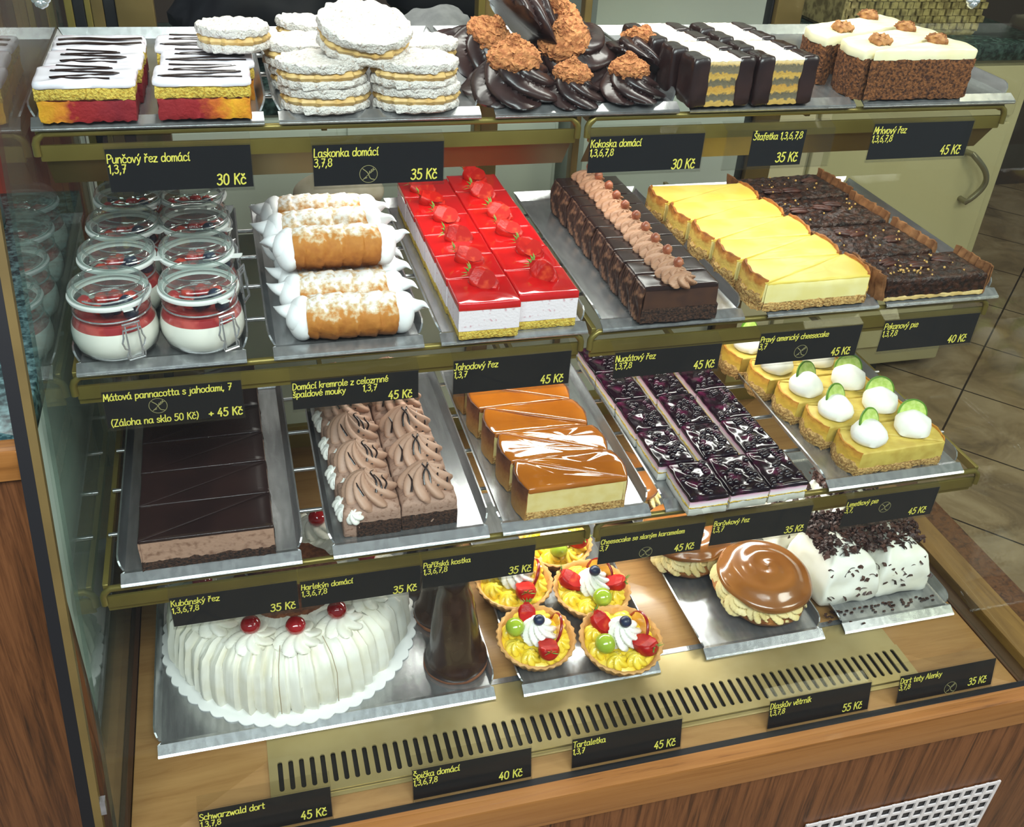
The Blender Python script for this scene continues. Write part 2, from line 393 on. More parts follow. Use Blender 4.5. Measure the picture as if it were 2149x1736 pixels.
# neighbouring counter on the left
lc = thing('side_counter', 'neighbouring counter with teal marble top and brown wood front, left of the case', 'counter', (-.5, .1, 0))
lbox(lc, 'wood_front', wood_base, -1.2, -.036, -.205, -.19, 0, .955)
lbox(lc, 'carcass', mat('pale_green_side', 'dfeae0', .5), -1.2, -.042, -.19, .45, .56, .955)
lbox(lc, 'dark_plinth', wood_dark, -1.2, -.042, -.19, .45, 0, .56)
lbox(lc, 'oak_edge', wood_trim, -1.2, -.036, -.212, -.19, .955, .988, .003)
lbox(lc, 'marble_top', marble2, -1.2, -.036, -.19, .45, .955, .988)
ap = thing('kitchen_appliance', 'pale grey rounded appliance on the teal marble top, left edge of the picture', 'appliance', (-.32, .15, .988))
slab(MB(), [(-.2, -.16), (.2, -.16), (.2, .22), (-.2, .22)], [(.004, 0), (0, .004), (0, .085), (.008, .1), (.02, .106)], step=.05, round_=.03, rings=2, bottom=True).build('housing', greypl, ap)
b = MB(); box(b, -.14, .1, -.166, -.158, .03, .08, .002); b.build('front_panel', darkbag, ap)

# ================================================================ the display case
XL, XR = -.012, 1.17
YB = .40
gl = lambda z: -.366+.336*(z-.53)      # the front glass leans back
dc = thing('display_case', 'glass fronted pastry display case with wood base and brass ventilation grille', 'display case', (.58, 0, 0))
DX = .58
def cb(name, m, x0, x1, y0, y1, z0, z1, bev=.0015, **k): return box(MB(), x0-DX, x1-DX, y0, y1, z0, z1, bev).build(name, m, dc, **k)
cb('wood_base_panel', wood_base, -.034, 1.35, -.385, .42, 0, .478)
cb('oak_front_rail', wood_trim, -.034, 1.35, -.392, -.371, .488, .541, .004)
cb('glass_channel', black, -.034, 1.34, -.371, -.360, .48, .538)
cb('wood_deck', wood_deck, -.002, 1.162, -.36, YB, .478, .53)
cb('dark_side_channel', wood_dark, -.034, -.003, -.36, YB, .478, .531)
cb('dark_side_channel', wood_dark, 1.163, 1.186, -.36, YB, .478, .531)
cb('oak_side_rail', woodm('oak_side', [(.3, '6b4a24'), (.6, '8f6a38')], (40, 4, 40)), 1.187, 1.235, -.37, YB, .478, .545, .004)
zt = 1.60
def slanted(name, m, x0, x1, th, z0=.532, z1=zt, off=0):
    v = []
    for z in (z0, z1):
        y = gl(z)+off
        v += [(x0-DX, y, z), (x1-DX, y, z), (x1-DX, y+th, z), (x0-DX, y+th, z)]
    return MB().add(v, [(0, 1, 5, 4), (1, 2, 6, 5), (2, 3, 7, 6), (3, 0, 4, 7), (4, 5, 6, 7), (3, 2, 1, 0)]).build(name, m, dc, smooth=False)
slanted('front_glass', pane, -.014, 1.335, .004)
slanted('black_edge_seal', black, -.040, -.028, .010)
slanted('bronze_edge_strip', golddk, -.0279, -.020, .010)
slanted('edge_clamp', steel, -.0199, -.0145, .008, .60, .615)
def side(name, x, m):
    v = [(x+dx-DX, y, z) for dx in (0, .004) for (y, z) in ((-.355, .532), (YB, .532), (YB, zt), (gl(zt)+.006, zt))]
    return MB().add(v, [(0, 1, 2, 3), (7, 6, 5, 4), (0, 4, 5, 1), (1, 5, 6, 2), (2, 6, 7, 3), (3, 7, 4, 0)]).build(name, m, dc, smooth=False)
side('left_side_glass', -.0125, sidepane); side('right_side_glass', 1.166, clear('right_pane_glass', 'f2f3ea', .5))
cb('canopy', golddk, -.04, 1.24, -.02, YB+.02, zt, zt+.05)
# posts and sliding door frames at the back
def post(x0, x1, m, y0=.385, y1=.405): return cb('back_post', m, x0, x1, y0, y1, .53, zt)
post(.060, .107, golddk, .38); post(.045, .0597, black); post(.030, .0447, golddk); post(.022, .0297, gold); post(.008, .0217, black); post(-.002, .0077, gold)
post(.542, .552, gold, .38); post(.5523, .580, golddk, .385)
post(.705, .716, golddk, .39, .41); post(1.008, 1.012, black, .39, .41); post(1.0123, 1.057, golddk, .38)
cb('back_sill', gold, .107, 1.16, .38, .41, .53, .575)
cb('back_door_panel', mat('pale_back_panel', '9ea593', .3), .107, .542, .39, .396, .575, .93)
cb('back_door_panel', MATS['pale_back_panel'], .58, 1.012, .40, .406, .575, .90)
# brass grille: slots with rounded ends punched in a raised plate
gr = MB(); NS = 68; gx0, gx1 = .160, 1.022; gy0, gy1 = -.3085, -.2665; py0, py1 = -.317, -.262; zt0 = .5345; pitch = (gx1-gx0)/NS; hw = .0029
def slot_pts(cx):
    o = []
    for i in range(8): a = pi*i/7; o.append((cx+hw*cos(a), gy1-hw+hw*sin(a)))
    for i in range(8): a = pi+pi*i/7; o.append((cx+hw*cos(a), gy0+hw+hw*sin(a)))
    return o
for k in range(NS):
    cx = gx0+pitch*(k+.5); xa, xb = cx-pitch/2, cx+pitch/2; I = slot_pts(cx)
    O = [(xb, py1)]+[(xb-(xb-xa)*i/5, py1) for i in range(6)]+[(xa, py1)]+[(xa, py0)]+[(xa+(xb-xa)*i/5, py0) for i in range(6)]+[(xb, py0)]
    v = [(x-DX, y, zt0) for x, y in O]+[(x-DX, y, zt0) for x, y in I]+[(x-DX, y, zt0-.0022) for x, y in I]
    gr.add(v, [(i, (i+1) % 16, 16+(i+1) % 16, 16+i) for i in range(16)]+[(16+i, 16+(i+1) % 16, 32+(i+1) % 16, 32+i) for i in range(16)])
box(gr, .153-DX, gx0-DX, py0, py1, .5305, zt0); box(gr, gx1-DX, 1.029-DX, py0, py1, .5305, zt0)
box(gr, .153-DX, 1.029-DX, py0-.002, py0, .5305, zt0); box(gr, .153-DX, 1.029-DX, py1, py1+.002, .5305, zt0)
gr.build('ventilation_grille', brass, dc, smooth=False)
cb('grille_shade_plate', black, .155, 1.027, -.315, -.264, .5301, .5308, 0)  # flat black plate on the deck, paints the darkness below the slots
cb('brass_plate', brass, .153, 1.029, -.259, -.205, .5301, .5312, 0)
cb('brass_flange', brass, .153, 1.029, -.326, -.320, .5301, .5318, 0)
cb('aluminium_strip', steel, .10, 1.02, -.2045, -.196, .5301, .5316, 0)
# white plastic grid on the base front
gv = MB(); x0, x1, z0, z1 = .862, 1.178, .14, .345
nx, nz = 16, 10
for i in range(nx+1): x = x0+(x1-x0)*i/nx; box(gv, x-.0026-DX, x+.0026-DX, -.3893, -.3868, z0, z1+.0035)
for k in range(nz+1): z = z0+(z1-z0)*k/nz; box(gv, x0-DX-.002, x1-DX+.002, -.3890, -.3868, z-.0026, z+.0026)
gv.build('white_vent_grid', whitepl, dc, smooth=False)
cb('vent_shade_plate', black, x0, x1, -.3862, -.3853, z0, z1, 0)  # black plate on the solid base, paints the darkness inside the grid

# ================================================================ wire racks
ROWS = {'top': (0, 1.2), 'middle': (-.082, .964), 'lower': (-.1755, .7425)}
XM = .5765
def rack(row, half):
    y, z = ROWS[row]; x0, x1 = ((-.004, XM-.006), (XM+.006, 1.152))[half]
    cx = (x0+x1)/2
    o = thing('wire_rack', '%s gold wire rack, %s half, holding up the %s row of trays' % (row, ('left', 'right')[half], row), 'shelf rack', (cx, y, z), group='gold wire racks')
    a, c = x0-cx, x1-cx; h = .0190; rr = .0040
    b = MB(); tube(b, [(a, .006, -.004), (a, .006, .008), (a+.002, .006, h-.006), (a+.009, .006, h), (c-.009, .006, h), (c-.002, .006, h-.006), (c, .006, .008), (c, .006, -.004)], rr, 10); b.build('front_tube', gold, o)
    b = MB(); box(b, a+.002, c-.002, .006, .010, -.010, .006, .0008)
    if row != 'top': box(b, a+.002, c-.002, .0101, .012, -.018, .004, .0006)
    b.build('label_rail', gold, o)
    if row == 'top':
        b = MB(); v = [(a+.006, .0105, -.010), (c-.006, .0105, -.010), (c-.006, .034, -.042), (a+.006, .034, -.042), (a+.006, .0105, -.0115), (c-.006, .0105, -.0115), (c-.006, .034, -.0435), (a+.006, .034, -.0435)]
        b.add(v, [(0, 1, 2, 3), (7, 6, 5, 4), (4, 5, 1, 0), (6, 7, 3, 2)]); b.build('lamp_shield', golddk, o, smooth=False)
    for xx in (a+.004, (a+c)/2, c-.004):
        b = MB(); box(b, xx-.003, xx+.003, .008, .379-y, .012, .0235, .001); b.build('side_rail', gold, o)
    for k in range(4):
        b = MB(); yy = .09+.085*k; tube(b, [(a+.004, yy, .0267), (c-.004, yy, .0267)], .0028, 8); b.build('cross_wire', steel, o)
for row in ROWS:
    for h in (0, 1): rack(row, h)

# ================================================================ steel trays
TZ = {}
def tray(x0, x1, y, z, ln, label, rzoff=0, group='steel trays'):
    w = x1-x0; cx = (x0+x1)/2
    o = thing('steel_tray', label, 'tray', (cx, y, z), group=group)
    h = w/2; t = .0007
    b = MB(); P = [(-h, 0, .0005), (h, 0, .0005), (h, .002, .0022), (h-.002, .014, .0085), (h-.004, .02, .007), (h-.004, ln-.01, .007)]
    # floor with folded front lip
    prof = [(0, -.0006), (-.0008, .0012), (.001, .0026), (.0125, .0084), (.018, .0068), (ln-.008, .0068)]
    vs = []; fs = []
    for k, (yy, zz) in enumerate(prof):
        hh = h if k < 4 else h-.004
        vs += [(-hh, yy, zz), (hh, yy, zz)]
    for k in range(len(prof)-1): fs.append((2*k, 2*k+1, 2*k+3, 2*k+2))
    q = len(vs); vs += [(v[0], v[1], v[2]-.0014) for v in vs]; fs += [tuple(reversed([i+q for i in f])) for f in fs]
    q2 = len(prof)-1; fs += [(0, q, q+1, 1)]
    b.add(vs, fs); b.build('tray_bed', steel, o, smooth=False)
    b = MB()
    # flared side and back rims, rounded at the front corners
    for s in (-1, 1):
        pts = []; yy = [.019, .021, .026, .034, .06, ln-.008]; zz = [.0075, .0125, .0165, .0185, .019, .019]
        vs = []; fs = []
        for k in range(6):
            vs += [(s*(h-.004), yy[k], .0068), (s*(h-.004+.0065*(zz[k]-.0068)/.012), yy[k], zz[k]), (s*(h-.002+.0065*(zz[k]-.0068)/.012), yy[k], zz[k]-.0004), (s*(h-.002), yy[k], .0062)]
        for k in range(5):
            for i in range(4): a, c = k*4+i, k*4+(i+1) % 4; fs.append((a, c, c+4, a+4) if s > 0 else (a+4, c+4, c, a))
        fs += [(0, 1, 2, 3), (20, 21, 22, 23)]; b.add(vs, fs)
    v = [(-h+.004, ln-.008, .0068), (h-.004, ln-.008, .0068), (h+.003, ln, .019), (-h-.003, ln, .019), (-h+.004, ln-.006, .0062), (h-.004, ln-.006, .0062), (h+.003, ln+.002, .0186), (-h-.003, ln+.002, .0186)]
    b.add(v, [(0, 1, 2, 3), (7, 6, 5, 4), (2, 6, 7, 3), (0, 4, 5, 1)])
    b.build('tray_rim', steel, o, smooth=False); return o
for (x0, x1, what) in ((-.004, .221, 'iced punch slices'), (.236, .454, 'white meringue sandwiches'), (.470, .691, 'coconut chocolate cones'), (.704, .924, 'chocolate dipped layer bars'), (.935, 1.156, 'carrot cake')):
    tray(x0, x1, -.002, 1.2255, .335, 'steel tray on the top row under the '+what)
for (x0, x1, what) in ((.003, .178, 'glass dessert jars'), (.207, .376, 'cream horns'), (.396, .575, 'red strawberry slices'), (.594, .783, 'chocolate nougat slices'), (.815, .976, 'pale yellow cheesecake'), (.987, 1.16, 'dark pecan pie')):
    tray(x0, x1, -.084, .9885, .40, 'steel tray on the middle row under the '+what)
for (x0, x1, what, y) in ((.018, .216, 'dark chocolate glazed slices', -.1775), (.252, .440, 'piped chocolate cream slices', -.1775), (.457, .651, 'caramel cheesecake', -.1775), (.672, .858, 'blueberry slices', -.1745), (.906, 1.117, 'lime pie', -.1775)):
    tray(x0, x1, y, .7685, .38, 'steel tray on the lower row under the '+what)
for (x0, x1, what, y, ln) in ((.026, .446, 'white cream cake', -.228, .40), (.483, .677, 'fruit tartlets', -.233, .40), (.748, .934, 'caramel topped cream puffs', -.226, .40), (.968, 1.152, 'white cake with chocolate shavings', -.224, .40)):
    tray(x0, x1, y, .5323, ln, 'steel tray on the case floor under the '+what)

# ================================================================ price tags in a hand drawn stroke alphabet
G = {'a': (.56, '~.44,.5 .3,.62 .1,.55 .04,.3 .1,.05 .25,0 .4,.15 .45,.6;~.45,.6 .45,.2 .5,0 .56,.04'), 'b': (.5, '.05,1 .05,0;~.05,.4 .2,.6 .38,.55 .45,.3 .36,.05 .2,0 .05,.15'),
 'c': (.47, '~.42,.5 .3,.62 .12,.56 .04,.3 .12,.05 .28,0 .44,.1'), 'd': (.54, '~.44,.45 .3,.62 .1,.55 .04,.3 .1,.05 .25,0 .42,.15;.46,1 .46,0'), 'e': (.48, '~.05,.32 .42,.36 .4,.55 .25,.62 .1,.54 .04,.3 .12,.06 .28,0 .45,.1'),
 'f': (.36, '~.38,.95 .28,1 .18,.9 .16,.6 .16,-.15;0.02,.6 .34,.6'), 'g': (.54, '~.44,.5 .3,.62 .1,.55 .04,.3 .1,.06 .25,.02 .42,.15;~.46,.6 .46,-.1 .36,-.3 .2,-.32 .08,-.24'), 'h': (.5, '.05,1 .05,0;~.05,.35 .15,.55 .28,.62 .4,.52 .42,.3 .42,0'),
 'i': (.2, '~.08,.6 .08,.1 .14,0 .2,.03;.08,.84 .09,.86'), 'j': (.24, '~.14,.6 .14,-.15 .06,-.3 -.06,-.28;.14,.84 .15,.86'), 'k': (.44, '.05,1 .05,0;.38,.6 .06,.28;.16,.37 .42,0'), 'l': (.22, '~.08,1 .08,.15 .14,0 .22,.04'),
 'm': (.64, '.05,.6 .05,0;~.05,.35 .14,.57 .24,.6 .31,.45 .31,0;~.31,.35 .4,.57 .5,.6 .57,.45 .57,0'), 'n': (.49, '.05,.6 .05,0;~.05,.35 .15,.55 .28,.62 .4,.5 .41,.3 .41,0'), 'o': (.5, '~.25,.62 .08,.53 .03,.3 .1,.07 .25,0 .4,.08 .46,.3 .4,.54 .25,.62'),
 'p': (.5, '.06,.6 .06,-.32;~.06,.4 .2,.6 .38,.55 .45,.3 .36,.06 .2,0 .06,.12'), 'r': (.38, '.05,.6 .05,0;~.05,.35 .14,.55 .26,.62 .34,.58'), 's': (.42, '~.36,.54 .2,.62 .07,.52 .1,.38 .3,.28 .38,.15 .28,.02 .14,0 .03,.08'),
 't': (.37, '~.16,.9 .16,.15 .22,0 .34,.05;0.02,.62 .34,.62'), 'u': (.5, '~.05,.6 .05,.2 .12,.03 .24,0 .38,.12 .42,.3;.43,.6 .43,0'), 'v': (.42, '.02,.6 .2,0 .4,.6'), 'w': (.6, '.02,.6 .15,0 .29,.5 .43,0 .57,.6'),
 'y': (.48, '.04,.6 .24,.08;~.44,.6 .2,-.15 .06,-.3'), 'z': (.46, '.04,.6 .4,.6 .04,0 .42,0'),
 'P': (.52, '.06,1 .06,0;~.06,.98 .3,1 .48,.85 .46,.62 .3,.48 .06,.48'), 'L': (.46, '.06,1 .06,0 .42,0'), 'K': (.54, '.06,1 .06,0;.48,1 .07,.48;.2,.6 .5,0'), 'S': (.5, '~.44,.86 .28,1 .1,.92 .07,.72 .2,.56 .4,.42 .46,.2 .32,.02 .14,0 .03,.12'),
 'M': (.68, '.04,0 .1,1 .32,.3 .54,1 .62,0'), 'Z': (.55, '.05,1 .48,1 .04,0 .5,0'), 'D': (.58, '.06,1 .06,0;~.06,1 .3,.97 .5,.75 .52,.45 .4,.12 .2,0 .06,0'), 'J': (.44, '.12,1 .42,1;~.3,1 .3,.25 .22,.02 .08,0 .0,.12'),
 'N': (.56, '.06,0 .06,1 .48,0 .48,1'), 'B': (.54, '.06,1 .06,0;~.06,1 .3,1 .42,.85 .36,.62 .1,.54;~.1,.54 .36,.5 .48,.28 .36,.04 .06,0'), 'H': (.56, '.06,1 .06,0;.48,1 .48,0;.06,.52 .48,.52'), 'C': (.56, '~.5,.85 .36,1 .16,.92 .05,.5 .16,.08 .34,0 .52,.14'),
 'T': (.54, '.02,1 .54,1;.28,1 .28,0'), 'A': (.55, '.03,0 .27,1 .52,0;.12,.36 .43,.36'),
 '0': (.53, '~.25,1 .08,.85 .04,.5 .08,.15 .25,0 .42,.15 .46,.5 .42,.85 .25,1'), '1': (.3, '.04,.8 .2,1 .2,0'), '3': (.5, '~.06,.9 .22,1 .4,.88 .36,.64 .18,.54;~.18,.54 .4,.46 .44,.22 .3,.02 .14,0 .02,.12'), '4': (.52, '.32,1 .04,.35 .46,.35;.36,.6 .34,0'),
 '5': (.5, '.42,1 .12,1 .08,.58;~.08,.58 .28,.62 .44,.45 .42,.16 .26,0 .1,.02 .03,.12'), '6': (.51, '~.36,1 .16,.75 .05,.4 .1,.08 .25,0 .42,.12 .44,.36 .3,.52 .14,.48 .06,.3'), '7': (.48, '.04,1 .44,1 .16,0;.12,.5 .38,.5'),
 '8': (.52, '~.25,.54 .08,.66 .08,.88 .25,1 .42,.88 .42,.68 .25,.54 .06,.4 .04,.16 .25,0 .45,.16 .43,.4 .25,.54'), ',': (.2, '.1,.06 .03,-.18'), '(': (.26, '~.2,1.05 .06,.7 .06,.3 .2,-.15'), ')': (.26, '~.06,1.05 .2,.7 .2,.3 .06,-.15'), '+': (.52, '.05,.4 .45,.4;.25,.6 .25,.2'), ' ': (.3, '')}
ACC = {'\u0301': '.2,.76 .32,.97', '\u030c': '.12,.96 .24,.78 .36,.96', '\u030a': '~.24,.74 .15,.85 .24,.97 .33,.85 .24,.74'}
LAY = [0]
def stroke_quads(b, P, w, y):
    """one pen stroke as a single mitred strip with round ends; each stroke lies a hair in front of the last"""
    Q = [P[0]]
    for p in P[1:]:
        if (p-Q[-1]).length > 1e-6: Q.append(p)
    if len(Q) < 2: Q.append(Q[0]+Vector((w*.3, 0)))
    LAY[0] = (LAY[0]+1) % 40; y -= .000006*LAY[0]
    n = len(Q); D = [(Q[i+1]-Q[i]).normalized() for i in range(n-1)]; Lf = []; Rt = []
    closed = (Q[0]-Q[-1]).length < w*.3
    for i in range(n):
        d0 = D[i-1] if i else (D[-1] if closed else D[0]); d1 = D[i] if i < n-1 else (D[0] if closed else D[-1])
        if d0.dot(d1) < -.2:          # sharp turn: start a fresh strip there
            stroke_quads(b, Q[:i+1], w, y); stroke_quads(b, Q[i:], w, y); return
        t = (d0+d1).normalized(); m = Vector((-t.y, t.x)); k = w/2/max(.55, m.dot(Vector((-d1.y, d1.x))))
        Lf.append(Q[i]+m*k); Rt.append(Q[i]-m*k)
    vs = Lf+Rt; fs = [(i, n+i, n+i+1, i+1) for i in range(n-1)]
    if not closed:
        for c, d, e0, e1 in ((Q[0], -D[0], 0, n), (Q[-1], D[-1], n-1, 2*n-1)):
            pz = Vector((-d.y, d.x)); k = len(vs); r = w/2
            vs += [c+pz*r*cos(t)+d*r*sin(t) for t in (.5, 1.05, 1.57, 2.1, 2.64)]
            left_first = (vs[e0]-c).dot(pz) > 0
            fs.append((e0, k, k+1, k+2, k+3, k+4, e1) if left_first else (e1, k, k+1, k+2, k+3, k+4, e0))
    b.add([(p.x, y, p.y) for p in vs], fs)
def write(b, txt, x, z, size, w, y, right=False, track=.045):
    ch = []
    for c in unicodedata.normalize('NFC', txt): d = unicodedata.normalize('NFD', c); ch.append((d[0], d[1:]))
    tot = sum(G[c][0]+track+(.03 if c.isdigit() or c == ',' else 0) for c, _ in ch)*size
    if right: x -= tot
    for c, ac in ch:
        adv, path = G[c]
        if c == 'i' and ac: path = path.split(';')[0]
        up = .36 if c.isupper() else (.2 if c == 'd' else 0); off = adv/2-.27
        for kind, pp in ((0, path), (1, ';'.join(ACC[a] for a in ac if a in ACC))):
            if not pp: continue
            for st in pp.split(';'):
                sm = st[0] == '~'; P = [Vector([float(q) for q in t.split(',')]) for t in st.lstrip('~').split()]
                if kind: P = [p+Vector((off, up)) for p in P]
                if sm: P = catmull(P, 4)
                stroke_quads(b, [Vector((x+(p.x+.07*p.y)*size, z+p.y*size)) for p in P], w, y)
        x += (adv+track+(.03 if c.isdigit() or c == ',' else 0))*size
def gluten_mark(b, x, z, r, y):
    stroke_quads(b, [Vector((x+r*cos(a*pi/16), z+r*sin(a*pi/16))) for a in range(33)], .0006, y)
    stroke_quads(b, catmull([Vector((x-r*.62, z+r*.62)), Vector((x-r*.1, z+r*.15)), Vector((x+r*.2, z-r*.5)), Vector((x+r*.62, z-r*.66))], 5), .0009, y)
    stroke_quads(b, [Vector((x-r*.7, z-r*.7)), Vector((x+r*.15, z+r*.1))], .0006, y)
    for k in range(3):
        c = Vector((x+r*(.1+.2*k), z+r*(.12+.17*k)))
        stroke_quads(b, [c, c+Vector((r*.22, r*.05))], .0009, y); stroke_quads(b, [c, c+Vector((r*.06, r*.22))], .0009, y)
    stroke_quads(b, [Vector((x-r*.5, z-r*.5)), Vector((x-r*.22, z-r*.42))], .0011, y)
def pricetag(x, y, ztop, label, lines, price, mark=None, w=.142, h=.0495, ry=0, lean=0, cw=None, c0=None, big=None):
    """lines: (text, x, baseline below top, size)"""
    o = thing('price_tag', label, 'price tag', (x, y, ztop-h), group='black price tags')
    o.rotation_euler = (lean, ry, 0)
    cx0 = .001 if c0 is None else c0; cx1 = w-.001 if cw is None else cx0+cw
    b = MB(); box(b, cx0, cx1, -.0006, 0, .0035, h-.0015); b.build('black_card', card, o, smooth=False)
    b = MB(); box(b, 0, w, -.0020, -.0012, 0, h); box(b, 0, w, .0003, .0011, 0, h); box(b, 0, w, -.0012, .0003, 0, .0012)
    v = [(0, .0003, h), (w, .0003, h), (w, .017, h+.006), (0, .017, h+.006), (0, .0003, h-.0008), (w, .0003, h-.0008), (w, .017, h+.0052), (0, .017, h+.0052)]
    b.add(v, [(0, 1, 2, 3), (7, 6, 5, 4), (2, 6, 7, 3), (0, 3, 7, 4), (1, 5, 6, 2)]); b.build('clear_holder', acryl, o, smooth=False)
    b = MB()
    for t, tx, tz, s in lines: write(b, t, tx, h-tz, s, .00112, -.0009)
    b.build('lettering', ink, o, smooth=False)
    b = MB(); ptx, pxx, pz, ps = price; write(b, ptx, pxx, h-pz, ps, .00155, -.0009, right=True); b.build('price', ink, o, smooth=False)
    if mark: b = MB(); gluten_mark(b, mark[0], h-mark[1], mark[2], -.0009); b.build('grain_symbol', ink2, o, smooth=False)
    return o
def std(name, codes, s=.0085): return [(name, .0015, .0135, s), (codes, .0015, .0235, .0077)]
PX = .134; PZ = .0425
T_ = 'black price tag below the top row, in front of the '
pricetag(.0625, -.030, 1.2145, T_+'punch slices', [('Punčový řez domácí', .0015, .0155, .0088), ('1,3,7', .0015, .026, .0085)], ('30 Kč', PX, PZ, .0112))
pricetag(.265, -.030, 1.2115, T_+'meringue sandwiches', [('Laskonka domácí', .002, .0140, .0088), ('3,7,8', .002, .0245, .0085)], ('35 Kč', PX, PZ, .0112), (.059, .0345, .0095))
pricetag(.5725, -.030, 1.2105, T_+'coconut cones', std('Kokoska domácí', '1,3,6,7,8'), ('30 Kč', PX, PZ, .0112), h=.047)
pricetag(.742, -.030, 1.2105, 'clear holder with narrow black card, in front of the layer bars', [('Štafetka 1,3,6,7,8', .0345, .0115, .0080)], ('35 Kč', .0985, .0395, .0112), c0=.033, cw=.0705, h=.0475)
pricetag(.936, -.030, 1.2145, T_+'carrot cake', std('Mrkvový řez', '1,3,6,7,8'), ('45 Kč', PX, PZ, .0112), w=.1435)
T_ = 'black price tag below the middle row, in front of the '
pricetag(.0285, -.12, .9895, T_+'glass dessert jars', [('Mátová pannacotta s jahodami, 7', .0015, .0120, .0084), ('(Záloha na sklo 50 Kč)', .0045, .0445, .0086)], ('+ 45 Kč', .1395, .0445, .0102), (.054, .0235, .0092))
pricetag(.221, -.12, .9815, T_+'cream horns', [('Domácí kremrole z celozrnné', .0015, .0120, .0081), ('špaldové mouky', .0015, .0220, .0081), ('1,3,7', .078, .0220, .0080)], ('45 Kč', PX, .036, .0105), h=.0415)
pricetag(.4015, -.12, .9890, T_+'strawberry slices', std('Jahodový řez', '1,3,7'), ('45 Kč', PX, PZ, .0108))
pricetag(.5975, -.12, .9800, T_+'nougat slices', std('Nugátový řez', '1,3,7,8'), ('45 Kč', PX, .034, .0108), w=.140, h=.0405)
pricetag(.787, -.12, .9885, T_+'pale cheesecake', std('Pravý americký cheesecake', '3,7', .0076), ('45 Kč', PX, PZ, .0104), (.062, .032, .0090), w=.144)
pricetag(.961, -.12, .9905, T_+'pecan pie', std('Pekanový pie', '1,3,7,8'), ('40 Kč', PX, PZ, .0108), w=.144)
T_ = 'black price tag on the lower row, '
pricetag(.069, -.215, .7785, T_+'in front of the dark glazed slices', std('Kubánský řez', '1,3,6,7,8'), ('35 Kč', PX, PZ, .0108), w=.1385, h=.048)
pricetag(.209, -.215, .7755, T_+'second from left, above the cake cherries', std('Harlekýn domácí', '1,3,6,7,8', .0078), ('35 Kč', PX, .0395, .0108), w=.139, h=.0445)
pricetag(.349, -.215, .7825, T_+'third from the left, above the chocolate cones', std('Pařížská kostka', '1,3,6,7,8', .0078), ('35 Kč', PX, PZ, .0108), w=.138)
pricetag(.568, -.215, .7800, T_+'below the caramel cheesecake', std('Cheesecake se slaným karamelem', '3,7', .0073), ('45 Kč', PX-.004, PZ, .0104), (.064, .037, .0085), w=.1405, h=.0500)
pricetag(.718, -.215, .7835, T_+'in front of the blueberry slices', std('Borůvkový řez', '1,3,7', .0078), ('35 Kč', PX, PZ, .0104), w=.141)
pricetag(.907, -.215, .7845, T_+'in front of the lime pie', std('Limetkový pie', '3,7,', .0078), ('45 Kč', PX-.004, PZ, .0104), (.062, .023, .0085), w=.141, h=.0515)
T_ = 'black price tag standing on the case floor, '
def floor_tag(x, label, lines, price, mark=None, w=.146, z=.578):
    return pricetag(x, -.3535, z, T_+label, lines, price, mark, w=w, h=.0480, lean=-.22)
floor_tag(.0745, 'leftmost at the bottom edge', std('Schwarzwald dort', '1,3,7,8', .0086), ('45 Kč', .139, .0400, .0112))
floor_tag(.313, 'second from left, before the grille', std('Špička domácí', '1,3,6,7,8', .0086), ('40 Kč', PX, .0400, .0112))
floor_tag(.509, 'in front of the fruit tartlets', std('Tartaletka', '1,3,7', .0086), ('45 Kč', .138, .0400, .0112))
floor_tag(.775, 'in front of the caramel cream puffs', std('Dlaskův větrník', '1,3,7,8', .0086), ('55 Kč', .139, .0400, .0112), w=.150)
floor_tag(.967, 'in front of the white shaving cake', std('Dort tety Alenky', '3,7,8', .0086), ('35 Kč', .141, .0380, .0112), (.084, .036, .0095), w=.152)

# ================================================================ the pastries
FT, FM, FL, FB = 1.2325, .9955, .7755, .5393      # tray floors of the four rows
ORD = ['front', 'second from the front', 'third from the front', 'fourth from the front', 'fifth from the front', 'sixth from the front', 'seventh from the front', 'eighth from the front', 'ninth from the front', 'rearmost']
def rect(x0, x1, y0, y1): return [(x0, y0), (x1, y0), (x1, y1), (x0, y1)]
def drips(b, rng, w, d, z, nl, r=.0011, slope=.4):
    """loose zigzag of poured chocolate on a top face"""
    P = []; y = .000
    for i in range(nl+1):
        P.append((w*(.05+rng.random()*.16) if i % 2 else w*(.74+rng.random()*.2), y+rng.random()*.006, z)); y += (d-.004)/nl
    tube(b, catmull(P, 6), r, 8, flat=.55)

